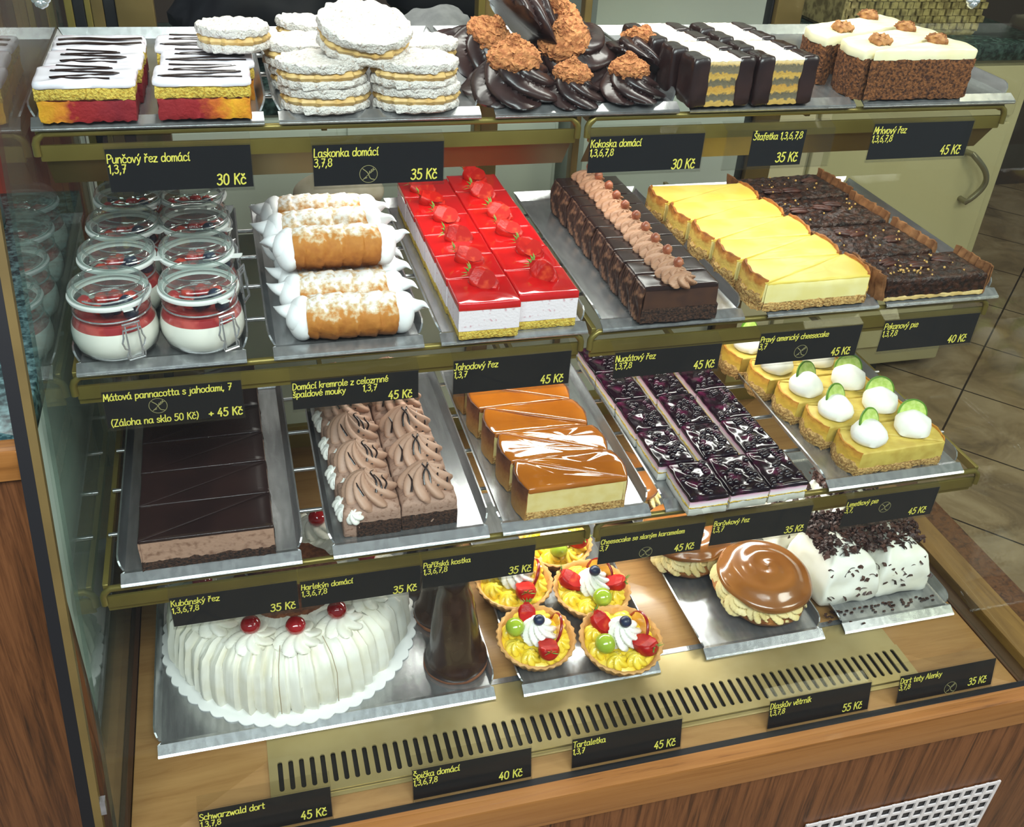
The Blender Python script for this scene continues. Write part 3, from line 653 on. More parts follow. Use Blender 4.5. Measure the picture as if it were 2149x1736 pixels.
# --- iced punch slices
punch_red = bands('punch_soaked_sponge', [(0, 'd9a01e'), (.22, 'd0801a'), (.36, '96181a'), (.8, '780e1e'), (1, '86141c')], 0, (0, .094), .8, 110, .34, 1.0)
punch_red2 = bands('punch_soaked_sponge_mirrored', [(0, '86141c'), (.45, '90161c'), (.62, 'c8681a'), (.8, 'e0a41e'), (1, 'd97f1c')], 0, (0, .094), .8, 110, .34, 1.0)
icing = mat('white_icing', 'f1ecf6', .25, 'e9c9d6', 22, .06, 60, coat=.4, lo=.58, hi=.75)
def punch(m, seed, dr):
    p = Proto('punch_slice', 'cake slice', 'iced punch slices'); w, d = .092, .056; r = random.Random(seed); t = p.root
    slab(MB(), rect(.001, w-.001, .001, d-.001), [(.001, 0), (0, .002), (0, .020), (.0005, .0213)], .0035, .0022, 190, seed=seed).build('soaked_sponge', m, t)
    slab(MB(), rect(.0012, w-.0012, .0012, d-.0012), [(0, .0208), (0, .0215), (0, .0222)], .004, .0008, 200, seed=seed).build('jam_layer', mat('jam%d' % seed, '4a1208', .3), t)
    slab(MB(), rect(0, w, 0, d), [(.001, .0218), (0, .023), (0, .0335), (.001, .035)], .0035, .0020, 190, seed=seed+3).build('yellow_sponge', sponge_y, t)
    b = MB(); slab(b, rect(-.0015, w+.0015, -.0015, d+.0015), [(.001, .0335), (-.0004, .0345), (-.0005, .0375), (.0010, .0402), (.004, .0410)], .004, .0012, 55, camp=.0012, cfreq=50, seed=seed, round_=.008, rings=8); b.build('white_icing', icing, t)
    if dr: b = MB(); drips(b, r, w, d, .0414, 5, .0019); b.build('chocolate_drizzle', drizzle, t)
    else:
        b = MB()
        for yy in (.014, .034): tube(b, catmull([(.004, yy, .041), (.03, yy+.003, .0415), (.06, yy-.003, .0415), (.09, yy+.002, .041)], 5), .0040, 8, flat=.35)
        b.build('chocolate_drizzle', drizzle, t)
    return p
pa, pb, pc = punch(punch_red, 1, 1), punch(punch_red2, 2, 1), punch(punch_red, 5, 0)
for p, x, y, l in ((pa, .006, -.006, 'left column front slice, yellow and red sponge'), (pa, .010, .054, 'left column, middle slice'), (pc, .012, .117, 'left column, rear slice with broad chocolate stripes'),
                   (pb, .117, -.006, 'right column front slice, yellow at its right end'), (pb, .124, .054, 'right column, middle slice'), (pb, .117, .117, 'right column, rear slice')):
    p.put((x, y, FT), 'iced punch slice with chocolate drizzle, '+l, random.uniform(-.03, .03))

# --- meringue sandwiches
mering = mat('meringue', 'e6dfd8', .9, 'b3957c', 230, 1.0, 380, lo=.56, hi=.76, bdist=.004)  # darker noise tone puts crevice shade into the colour
mocha_cream = mat('coffee_buttercream', 'd9b878', .5, 'c9a05c', 60, .2, 80)
p = Proto('meringue_sandwich', 'pastry', 'white meringue sandwiches'); t = p.root
def mdisc(z0, z1, seed):
    pts = [(.047*(1+.03*n1(cos(a)*1.5+seed, sin(a)*1.5)+.012*n1(cos(a)*9, sin(a)*9+seed))*cos(a), .047*(1+.03*n1(cos(a)*1.5+seed, sin(a)*1.5)+.012*n1(cos(a)*9, sin(a)*9+seed))*sin(a)) for a in [2*pi*i/48 for i in range(48)]]
    return slab(MB(), pts, [(.004, z0), (.0005, z0+.0015), (0, (z0+z1)/2), (.0008, z1-.001), (.003, z1)], .0035, .0026, 130, camp=.0024, cfreq=170, rings=12, seed=seed, bottom=True)
mdisc(0, .0085, 3).build('lower_meringue', mering, t); mdisc(.0165, .0265, 9).build('upper_meringue', mering, t)
b = MB(); lathe(b, [(.036, .007), (.043, .0085), (.0455, .0125), (.043, .0165), (.036, .018)], 90, lambda a, k: 1+.03*sin(a*17)+.03*sin(a*5+1)+.02*sin(a*31)); b.build('coffee_cream', mocha_cream, t)
Lk = 'round white meringue sandwich, '
MS = (1.03, .70, 1)
for x, y, z, l, rot in ((.288, .027, 0, 'front left stack, lower one', (0, 0, 0)), (.286, .026, .0265, 'front left stack, upper one', (.02, -.01, .06)), (.386, .024, 0, 'front right stack, lower one', (0, 0, -.05)), (.383, .023, .0265, 'front right stack, upper one', (.03, .03, .05)),
    (.283, .104, 0, 'second stack on the left, lower one', (0, 0, .1)), (.276, .102, .0265, 'second stack on the left, upper one', (.02, .02, -.08)), (.398, .100, 0, 'second stack on the right, lower one', (0, 0, -.1)), (.400, .098, .0265, 'second stack on the right, upper one', (0, .02, .1)),
    (.300, .186, 0, 'rearmost stack, lower one', (0, 0, .1)), (.296, .186, .0265, 'rearmost stack, upper one', (0, .1, 0))):
    p.put((x, y, FT+z), Lk+l, rot, MS)
p.put((.331, .040, FT+.060), Lk+'biggest, tilted towards the front on top of the pile', (.42, .10, -.05), (1.06, .80, 1.15))
p.put((.199, .088, FT+.0475), Lk+'lying on top of the iced punch slices', (.02, 0, -.1), (.82, .62, .95))

# --- coconut cones dipped in chocolate
coco = mat('toasted_coconut', '9a5a32', .9, 'c68652', 170, 1.0, 260, lo=.35, hi=.65, bdist=.003)
p = Proto('coconut_cone', 'pastry', 'chocolate dipped coconut cones'); t = p.root
b = MB(); vs = []; fs = []
SG, LV = 84, 16
for k in range(LV+1):
    q = k/LV; z = .052*q; R = .046*(1-.0*q) if q < .08 else .046*(1-((q-.08)/.92)**1.5*.62)
    R = .049*min(1, .75+q*3)*(1-.58*q**1.4)
    for i in range(SG):
        a = 2*pi*i/SG; s = abs(sin(3.5*(a+2.1*q)))**.6; rr = R*(1+.34*s*(1-q*.5)-.20)*(1+.05*n1(cos(a)*2, sin(a)*2, q*3)); b.v.append((rr*cos(a), rr*sin(a), z))
for k in range(LV):
    for i in range(SG): j = (i+1) % SG; b.f.append((k*SG+i, k*SG+j, (k+1)*SG+j, (k+1)*SG+i))
b.f.append(tuple(LV*SG+i for i in range(SG))); b.f.append(tuple(reversed(range(SG)))); b.build('chocolate_coat', choc, t)
cp = [v for v in catmull([(.0235, .038), (.0265, .046), (.0255, .055), (.020, .063), (.0115, .069), (.006, .075), (.002, .080)], 6)]
b = MB(); lathe(b, [(v[0], v[1]) for v in cp], 84, None, seed=2, amp=.0036, freq=150); b.v = [tuple(Vector(v)+nv(v, 420, 5)*.0026) for v in b.v]; b.build('coconut_top', coco, t)
Lk = 'chocolate dipped coconut cone, '
for x, y, z, l, rot, sc in ((.503, .050, .004, 'front left with a large top', (.10, -.05, 0), 1.10), (.567, .036, 0, 'front middle one', (.05, -.08, 1.3), .80), (.638, .036, 0, 'front right one', (0, .03, 2.1), .86),
    (.590, .118, .018, 'behind the front middle, leaning left', (.30, -.55, .4), 1.12), (.670, .106, .012, 'right rear, leaning right', (.1, .60, .9), .95), (.478, .132, .014, 'rear left, top towards the left', (.15, -.45, 2.2), 1.08),
    (.528, .130, .060, 'topmost of the pile, leaning left', (.10, -.80, 3.3), 1.15), (.606, .226, .020, 'rearmost, behind the topmost', (-.3, .4, 4), 1.0)):
    p.put((x, y, FT+z), Lk+l, rot, (sc*1.02, sc*1.02, sc*.74))

# --- chocolate dipped layer bars
wafer = bands('wafer_and_cream_layers', [(0, 'b8944a'), (.10, 'c4a052'), (.13, '6f6652'), (.25, '5e5644'), (.29, 'c49a46'), (.40, 'b98b3a'), (.44, '70664f'), (.56, '5f5745'), (.60, 'c6a04e'), (.70, 'bb9342'), (.73, '746a54'), (.86, '6a604c'), (.9, 'cbaa6c'), (1, 'dcc598')], 2, (0, .052), .8, 200, .24, .9)
nutw = mat('ground_nut_coating', 'f0e6d6', .9, 'd9bb93', 120, .7, 260, lo=.5, hi=.7)
p = Proto('layer_bar', 'pastry', 'chocolate dipped layer bars'); t = p.root
w, d, h = .079, .040, .052
slab(MB(), rect(.020, .059, .0012, d-.0012), [(0, 0), (0, h-.002), (.001, h-.0006)], .004, .001, 220, seed=1).build('wafer_layers', wafer, t)
slab(MB(), rect(.019, .060, .0012, d-.001), [(.001, h-.0022), (0, h-.0015), (.0005, h+.0002), (.0015, h+.0008)], .004, .0008, 200, camp=.0012, cfreq=220, rings=6).build('nut_coating', nutw, t)
for i, (a, c) in enumerate(((0, .0225), (.0565, w))):
    slab(MB(), rect(a, c, 0, d), [(.0015, 0), (-.0004, .003), (0, h-.004), (.0008, h-.0004), (.0030, h+.0018)], .004, .0016, 70, camp=.0018, cfreq=70, seed=4+i, round_=.005).build('chocolate_end', choc, t)
Lk = 'layer bar with chocolate ends and nut strip, '
for i in range(4):
    p.put((.697-.0075*i, -.010+.0455*i, FT), Lk+'left column, '+ORD[i] if i < 3 else Lk+'left column, rearmost', .03-.02*(i % 2))
    p.put((.7795-.0045*i, -.008+.0455*i, FT), Lk+'right column, '+ORD[i] if i < 3 else Lk+'right column, rearmost', .02-.03*(i % 2))

# --- triangular pieces cut zigzag across a tray
def tri(left, w, d, bulge=0, gap=.0008, trunc=0):
    """left: broad side on the left, tip at (w,0). otherwise broad on the right, tip at (0,d)"""
    arc = [(-bulge*sin(pi*i/8), gap+(d-2*gap)*i/8) for i in range(9)]
    return [(w*(1-2*gap/d), gap)]+list(reversed(arc)) if left else [(w*2*gap/d, d-gap)]+[(w-x, y) for x, y in arc]
def tri2(left, w, d, bulge=0, gap=.0008, trunc=0):
    """same, the other diagonal: left pieces have their tip at (w,d), right pieces at (0,0)"""
    arc = [(-bulge*sin(pi*i/8), gap+(d-2*gap)*i/8) for i in range(9)]
    return [(w*(1-2*gap/d), d-gap)]+list(reversed(arc)) if left else [(w*2*gap/d, gap)]+[(w-x, y) for x, y in arc]
def cen(left, w, d, flip=0): return (w*(.34 if left else .66), d*((.36 if left else .64) if not flip else (.64 if left else .36)))
def rim(b, left, w, d, bulge, th, z0, z1, amp, fr, seed, out=.0):
    arc = [(-bulge*sin(pi*i/14)-out, .0008+(d-.0016)*i/14) for i in range(15)]
    if not left: arc = [(w-x, y) for x, y in arc]
    wall(b, arc if not left else list(reversed(arc)), th, z0, z1, amp, fr, seed)
# --- carrot cake
crumb_b = mat('carrot_sponge', '3a1c0b', .92, '87532c', 260, 1.0, 330, lo=.36, hi=.60, bdist=.004)  # dark end of the noise paints shade into the crumb cracks
frost = mat('cream_cheese_frosting', 'f3ebc6', .45, 'efe3b4', 30, .12, 60)
walnut_m = mat('walnut', '8a5630', .7, 'b27f4c', 120, .7, 160)
def walnut(parent, x, y, z, rz, r=.0120):
    b = MB(); q = Euler((0, 0, rz))
    for s in (-1, 1): ball(b, Vector((x, y, z))+q.to_matrix() @ Vector((0, s*r*.42, 0)), (r*1.1, r*.5, r*.5), 22, 14, r*.34, 260, seed=x*90+s, rot=q)
    b.build('walnut', walnut_m, parent)
def carrot(left, seed):
    p = Proto('carrot_cake_slice', 'cake slice', 'carrot cake slices'); t = p.root; w, d = .150, .060
    P = tri2(left, w, d, .005, .0008, .10); c = cen(left, w, d, 1)
    slab(MB(), P, [(.001, 0), (0, .003), (0, .0465), (.001, .048)], .0042, .0022, 170, seed=seed, center=c).build('carrot_sponge', crumb_b, t)
    slab(MB(), tri2(left, w, d, .006, .0006, .09), [(.0005, .0470), (0, .049), (0, .0565), (.0012, .0585), (.004, .0592)], .004, .0012, 60, camp=.0022, cfreq=35, rings=8, seed=seed, center=c, round_=.004).build('frosting', frost, t)
    walnut(t, (.036 if left else .112), (.030 if left else .034), .0635, .5+seed)
    return p
cL, cR = carrot(True, 1), carrot(False, 2)
Lk = 'carrot cake wedge with white frosting and walnut, '
cR.put((.927, -.002, FT), Lk+'at the front, broad end right')
cL.put((.922, .000, FT), Lk+'second, broad end left')
cR.put((.924, .061, FT), Lk+'third, broad end right')
cL.put((.908, .064, FT), Lk+'fourth, broad end left behind the gap')
cR.put((.910, .126, FT), Lk+'rearmost, broad end right')

# --- dessert jars
panna = mat('white_pannacotta', 'faf7ec', .35)
fruit_s = mat('strawberry_sauce', 'a02a2c', .2, 'c2524a', 60, .1, 80, coat=.5)
blueb = mat('blueberry', '161b2e', .35, '2a3350', 60, .1, 200)
rasp = mat('red_berry', 'b3161c', .25, 'd8402a', 80, .3, 120, coat=.4)
p = Proto('dessert_jar', 'jar', 'clip top jars of white cream dessert'); t = p.root
lathe(MB(), [(.024, .0), (.034, .0015), (.041, .008), (.0445, .018), (.0445, .027), (.042, .037), (.0372, .045), (.0365, .0475), (.0392, .0500), (.0392, .0525), (.0372, .0545), (.0365, .0595)], 56, cap=False).build('glass_body', jarglass, t)
lathe(MB(), [(.022, .0015), (.033, .003), (.0402, .0095), (.0434, .0185), (.0434, .027), (.0420, .0345)], 48).build('white_dessert', panna, t)
lathe(MB(), [(.0418, .0346), (.0408, .0380), (.0390, .0412), (.034, .0418)], 48).build('berry_sauce', fruit_s, t)
rr = random.Random(3)
for i in range(9):
    a = i*2.4; q = .008+.0026*i; b = MB(); bl = i in (0, 3, 5, 8)
    ball(b, (q*cos(a), q*sin(a), .0475+.004*(i % 2)), (.0076, .0076, .0072), 14, 9, .0004 if bl else .0014, 220, i); b.build('blueberry' if bl else 'red_berry', blueb if bl else rasp, t)
lid = lathe(MB(), [(.0355, .0632), (.0400, .0640), (.0405, .0672), (.0395, .0705), (.0370, .0735), (.0335, .0748), (.031, .0735), (.015, .0738), (.0005, .0740)], 56, cap=False).build('glass_lid', jarlid, t)
b = MB(); tube(b, [(.0335*cos(a), .0335*sin(a), .0742) for a in [2*pi*i/40 for i in range(40)]], .0013, 6, True); b.build('lid_ridge', jarlid, lid)
b = MB(); lathe(b, [(.0355, .0585), (.0412, .0592), (.0420, .0612), (.0418, .0628), (.0395, .0634), (.0355, .0634)], 56, cap=False); b.add([(.036, -.004, .0600), (.052, -.005, .0625), (.053, 0, .0628), (.052, .005, .0625), (.036, .004, .0600), (.036, -.004, .0617), (.052, -.005, .0640), (.053, 0, .0643), (.052, .005, .0640), (.036, .004, .0617)], [(0, 1, 2, 3, 4), (9, 8, 7, 6, 5), (0, 5, 6, 1), (1, 6, 7, 2), (2, 7, 8, 3), (3, 8, 9, 4)]); b.build('white_rubber_seal', gasket, t)
wire = mat('steel_wire', 'c4c4c6', .2, metal=.75)
b = MB(); tube(b, [(.0384*cos(a), .0384*sin(a), .0462) for a in [2*pi*i/36 for i in range(36)]], .0010, 6, True)
tube(b, [(.0408*cos(a), .0408*sin(a), .0696+.001*sin(3*a)) for a in [-1.0+2.0*i/14 for i in range(15)]]+[(.0425, .017, .064), (.0432, .010, .056)], .0009, 6)
b.build('wire_bail', wire, t)
b = MB()
def clip(P, r=.00105): tube(b, [Vector((.0462+.0035*(.05-z)/.04+(.004 if z > .02 else .0045), y, z)) for y, z in P], r, 6, True)
clip([(-.009, .049), (.009, .049), (.0085, .043), (-.0085, .043)]); clip([(-.0065, .047), (.0065, .047), (.0065, .0145), (-.0065, .0145)])
clip([(-.009, .043), (-.0098, .036), (-.0118, .031), (-.0100, .025), (-.0068, .0225), (-.0092, .018), (-.0085, .0125), (.0085, .0125), (.0092, .018), (.0068, .0225), (.0100, .025), (.0118, .031), (.0098, .036), (.009, .043)])
b.build('wire_clasp', wire, t)
Lk = 'clip top glass jar of white dessert with berries, '
for r_i in range(4):
    for c_i, nm in enumerate(('left column', 'right column')):
        p.put((.045+.003*r_i+.0905*c_i-.0045*r_i*c_i, -.042+.0870*r_i, FM), Lk+nm+', '+(ORD[r_i] if r_i < 3 else 'rearmost'), -1.15+(.0, .12)[c_i]+(.0, .9, .6, .2)[r_i]+(.0, -.25)[c_i]*(r_i > 0), (1.02, 1.02, 1.10))

# --- cream horns
pastry = bands('baked_pastry_sugared', [(0, '7d4413'), (.35, 'a5621f'), (.66, 'bb7a30'), (.76, 'd0b48c'), (.86, 'e9e5e0'), (1, 'f0f0f0')], 2, (-.029, .032), .75, 150, .62, 1.0, bscale=140)
p = Proto('cream_horn', 'pastry', 'cream filled pastry horns'); t = p.root
b = MB(); Lh = .098
for k in range(41):
    q = k/40; x = -Lh/2+Lh*q
    for i in range(40):
        a = 2*pi*i/40; ph = (q*4.6+a/(2*pi)*.8) % 1; R = .0222+.0026*(ph**.6)-.0008; R *= 1-.10*abs(2*q-1)**6
        v = Vector((x, R*cos(a)*1.04, R*sin(a))); v += nv(v, 90, 3)*.0014+nv(v, 260, 5)*.0007; b.v.append(tuple(v))
for k in range(40):
    for i in range(40): j = (i+1) % 40; b.f.append((k*40+i, k*40+j, (k+1)*40+j, (k+1)*40+i))
b.f += [tuple(range(40)), tuple(reversed([40*40+i for i in range(40)]))]; b.build('pastry_roll', pastry, t)
for s in (-1, 1):
    b = MB(); ball(b, (s*(Lh/2+.004), 0, -.001), (.0165, .0210, .0222), 22, 14, .0022, 55, 5+s); ball(b, (s*(Lh/2+.009), .003*s, .003), (.0135, .0155, .0165), 18, 12, .002, 60, 8+s)
    tube(b, catmull([(s*(Lh/2+.012), .002, .006), (s*(Lh/2+.022), -.002*s, .008), (s*(Lh/2+.029), -.008*s, .010+.003*s), (s*(Lh/2+.034), -.016*s, .009+.004*s)], 5), lambda q: .0105*(1-q)**1.15+.0004, 10)
    b.build('foam_filling', egg, t)
Lk = 'cream horn dusted with icing sugar, '
for x, y, z, l, rot in ((.2935, -.054, 0, 'front one of the bottom layer', (.1, 0, -.03)), (.290, -.002, .002, 'second from the front, bottom layer', (.25, .02, .02)), (.292, .050, 0, 'third from the front, mostly under others', (.3, 0, .05)), (.291, .102, 0, 'fourth from the front, bottom layer', (.6, 0, -.02)),
    (.291, .154, 0, 'fifth from the front, bottom layer', (0, 0, 0)), (.288, .034, .040, 'stacked on top nearest the viewer, large brown front', (-.25, .02, .03)), (.280, .084, .040, 'second of the upper layer', (.2, -.02, .04)), (.280, .136, .038, 'rearmost of the upper layer, below the price tag', (.1, 0, -.03))):
    p.put((x+.004, y-.001, FM+.0258+z*1.12), Lk+l, rot, (1.03, 1.09, 1.09))

# --- strawberry slices
jelly = mat('red_jelly', 'b80f14', .08, 'd01a18', 20, .03, 60, coat=.8)
mousse_p = mat('strawberry_mousse', 'eadfe4', .6, 'c98a98', 150, .5, 300, lo=.60, hi=.72)
berry_m = mat('strawberry_skin', 'a40f0c', .35, 'c02014', 70, .6, 260, spec=.3)
berry_cut = mat('strawberry_cut_face', 'a8120a', .55, 'd2502a', 110, .1, 90, lo=.5, hi=.8, spec=.15)
leafm = mat('strawberry_leaf', '5f7d22', .6, '86a043', 60)
p1 = None
def straw_half(parent, x, y, z, rz, tilt, sc=1, roll=0):
    q = Matrix.Translation((x, y, z)) @ Matrix.Rotation(rz, 4, 'Z') @ Matrix.Rotation(tilt, 4, 'Y') @ Matrix.Rotation(roll, 4, 'X')
    prof = [(.0004, -.0145), (.004, -.0125), (.0074, -.007), (.0092, 0), (.0092, .005), (.0066, .0095), (.0015, .0108)]
    b = MB(); n = 20
    R = Matrix.Rotation(pi/2, 4, 'Y')
    lathe(b, prof, n, None, R, True, seed=3, amp=.0003, freq=300); b.v = [(sc*-v[0], sc*v[1], sc*min(v[2], .0040+.06*v[0])) for v in b.v]
    b.f = [tuple(reversed(f)) for f in b.f]
    b.xf(q); o = b.build('strawberry', berry_m, parent)
    c = MB(); pts = []
    for s in (1, -1):
        for (r, zz) in (prof if s > 0 else reversed(prof)):
            hh = .004+.06*-zz*-1
            rr2 = r*r-(.0040+.06*zz)**2; pts.append((sc*-zz*-1*-1, sc*s*sqrt(max(rr2, 1e-8)), 0))
    vs = [(-px, py, sc*.00415-.06*px) for px, py, _ in pts]
    k = len(vs); ce = (0, 0, sc*.00425); c.add(vs+[ce], [(i, (i+1) % k, k) for i in range(k)]); c.xf(q); c.build('cut_face', berry_cut, o)
    l = MB()
    for i in range(5):
        a = -1.3+.65*i; dx = Vector((sc*-.0105, 0, sc*.001))
        l.add([dx+Vector((0, -.0015, .001)), dx+Vector((-.003*sc, .0045*sin(a)*sc, .004*cos(a)*sc+.0005)), dx+Vector((-.0062*sc, .0075*sin(a)*sc, .0062*cos(a)*sc)), dx+Vector((0, .0015, .001)), dx+Vector((-.003*sc, .0045*sin(a)*sc+.002, .004*cos(a)*sc-.001))], [(0, 1, 2), (0, 2, 4), (4, 3, 0), (2, 1, 4)])
    l.xf(q); l.build('green_leaves', leafm, o, smooth=False)
def straw_slice(i):
    p = Proto('strawberry_slice', 'cake slice', 'strawberry jelly slices'); t = p.root; w, d = .0725, .0628
    slab(MB(), rect(.0008, w-.0008, .0008, d-.0008), [(.001, 0), (0, .002), (0, .0105), (.001, .012)], .004, .0009, 200, seed=i).build('yellow_sponge', sponge_y, t)
    slab(MB(), rect(.0003, w-.0003, .0003, d-.0003), [(0, .0115), (0, .0385)], .005, .0004, 160, seed=i).build('pink_mousse', mousse_p, t)
    slab(MB(), rect(0, w, 0, d), [(0, .038), (-.0002, .039), (0, .0462), (.0008, .0470), (.003, .0472)], .005, .0002, 60, camp=.0007, cfreq=40, rings=6, seed=i).build('red_jelly', jelly, t)
    return p
rs = random.Random(5)
SX = [.414, .4872]; CXY = [(.437, .250), (.441, .206), (.449, .147), (.451, .085), (.450, .038), (.453, -.035), (.521, .286), (.518, .226), (.523, .148), (.520, .094), (.531, .033), (.530, -.034)]
for c in range(2):
    for k in range(6):
        p = straw_slice(c*6+k); x0, y0 = SX[c]+.0010*c-.0016*k*.6, -.090+.0636*k+.012*c
        tx, ty = CXY[c*6+5-k]; straw_half(p.root, min(max(tx-x0, .014), .058), min(max(ty-y0, .014), .048), .0515, [-.6, -.35, -.15, -.5, -.2, -.4][k]-.35*c, .30, 1.5, (.75, .3, .9, .5, .2, .65)[(k+2*c) % 6])
        p.put((x0, y0, FM), 'strawberry slice with red jelly and a halved strawberry, %s column, %s' % (('left', 'right')[c], ORD[k] if k < 5 else 'rearmost'), 0)

# --- chocolate nougat slices in a row
cr_dark = mat('dark_cake_crumb', '1c0e09', .9, '4d3122', 300, 1.0, 380, lo=.36, hi=.62, bdist=.0035)
nougat = mat('nougat_cream', '4a2f22', .5, '3f2820', 60, .1, 120)
coatm = mat('nougat_side_coat', '3a2219', .4, '8a624a', 90, .5, 90, lo=.5, hi=.66)
piped = mat('piped_chocolate_cream', 'a5795c', .5, 'b58a6c', 50, .1, 120)
hazel = mat('hazelnut', '8a4a32', .35, 'a8684a', 120, .2, 120)
w, d = .106, .0352
p = Proto('nougat_slice', 'cake slice', 'chocolate nougat slices'); t = p.root
NP = lambda a: [(.004*a+.0005, .0006), (w-.010*a, .0006), (w-.010*a, d-.0006), (.004*a, d-.0006)]
slab(MB(), rect(.002, w-.003, .0006, d-.0006), [(0, 0), (0, .019), (.0005, .020)], .004, .0018, 190, seed=2).build('dark_sponge', cr_dark, t)
slab(MB(), rect(.004, w-.006, .0005, d-.0005), [(0, .0195), (.0005, .034), (.001, .0445)], .005, .0005, 120, seed=4).build('nougat_cream', nougat, t)
slab(MB(), rect(.0035, w-.007, .0002, d-.0002), [(0, .0440), (.0002, .0475), (.001, .0488), (.003, .0492)], .005, .0003, 60, camp=.0006, cfreq=50, rings=5, round_=.002).build('chocolate_glaze', choc_matte, t)
b = MB()
for i in range(5): yy = .003+.0068*i; tube(b, catmull([(.0035+.001*n1(i, 3), yy, .0475), (-.0005+.0015*n1(i, 7), yy+.001, .034), (.0005, yy-.001, .018), (.001, yy, .003)], 4), lambda q, i=i: .0030+.0012*sin(6*q+i), 8)
b.build('ruffled_coat', coatm, t)
b = MB()
for (ox, oy, r0, sd) in ((.050, .010, .0215, 1), (.046, .026, .0205, 2)): rosette(b, (ox, oy, .0485), r0, .017, 7, 1.1, .34, 56, 9, lean=(.15, -.55), seed=sd)
b.build('cream_swirl', piped, t)
b = MB(); lathe(b, [(.0005, -.006), (.0045, -.0045), (.0062, 0), (.0055, .0035), (.0025, .0062), (.0004, .0072)], 18, None, Matrix.Translation((.051, .021, .0690))); b.build('hazelnut', hazel, t)
for k in range(10):
    p.put((.637+.0012*sin(k*2), -.0875+.0358*k, FM), 'dark nougat slice with piped cream and hazelnut, '+ORD[k], .012*sin(k*1.7), (1, 1, 1))

# --- plain cheesecake, cut zigzag
crust = mat('biscuit_crumb_base', '9a6c34', .92, 'd3aa68', 280, 1.0, 330, lo=.36, hi=.58, bdist=.0035)
filly = mat('yellow_cheese_filling', 'efe2a0', .5, 'e9d98c', 30, .08, 120)
skin = mat('baked_cheese_skin', 'e6d06a', .4, 'dfc252', 25, .05, 60)
brownrim = bands('browned_cheese_edge', [(0, 'b9873f'), (.35, 'e2b95a'), (.6, 'e9c260'), (.85, 'b8722a'), (1, '8f5320')], 2, (.004, .044), .65, 120, .5, .7)
def cheese(left, seed, w, d):
    p = Proto('cheesecake_wedge', 'cake slice', 'plain cheesecake wedges'); t = p.root; c = cen(left, w, d, 1)
    slab(MB(), tri2(left, w, d, .007, .0005), [(.0008, 0), (-.0008, .003), (0, .0115), (.001, .0125)], .004, .0018, 170, seed=seed, center=c).build('crumb_base', crust, t)
    slab(MB(), tri2(left, w, d, .0065, .0006), [(0, .012), (0, .0365), (.0008, .0375)], .0045, .0005, 90, seed=seed, center=c).build('cheese_filling', filly, t)
    slab(MB(), tri2(left, w, d, .0065, .0006), [(.0002, .0370), (0, .0385), (.0008, .0395), (.003, .0398)], .0045, .0004, 60, camp=.0012, cfreq=30, rings=6, seed=seed, center=c).build('baked_skin', skin, t)
    b = MB(); rim(b, left, w, d, .008, .0050, .016, .0425, .0026, 95, seed, .0012); b.build('browned_edge', brownrim, t)
    b = MB(); rim(b, left, w, d, .009, .0060, 0, .0205, .0032, 150, seed, .0022); b.build('crumb_wall', crust, t); return p
w, d = .147, .0645
cR, cL = cheese(False, 3, w, d), cheese(True, 8, w, d)
for k in range(6):
    x, y = .803-.0065*k, -.083+d*k
    Lk = 'pale yellow cheesecake wedge, '
    if k < 5: cR.put((x, y, FM), Lk+'broad end right, '+ORD[k], (.03*abs(sin(k*2.1+.5)), -.008, 0))
    if k < 5: cL.put((x-.001, y, FM+.0018), Lk+'broad end left, '+ORD[k], (.03*abs(cos(k*1.4)), .02, 0))

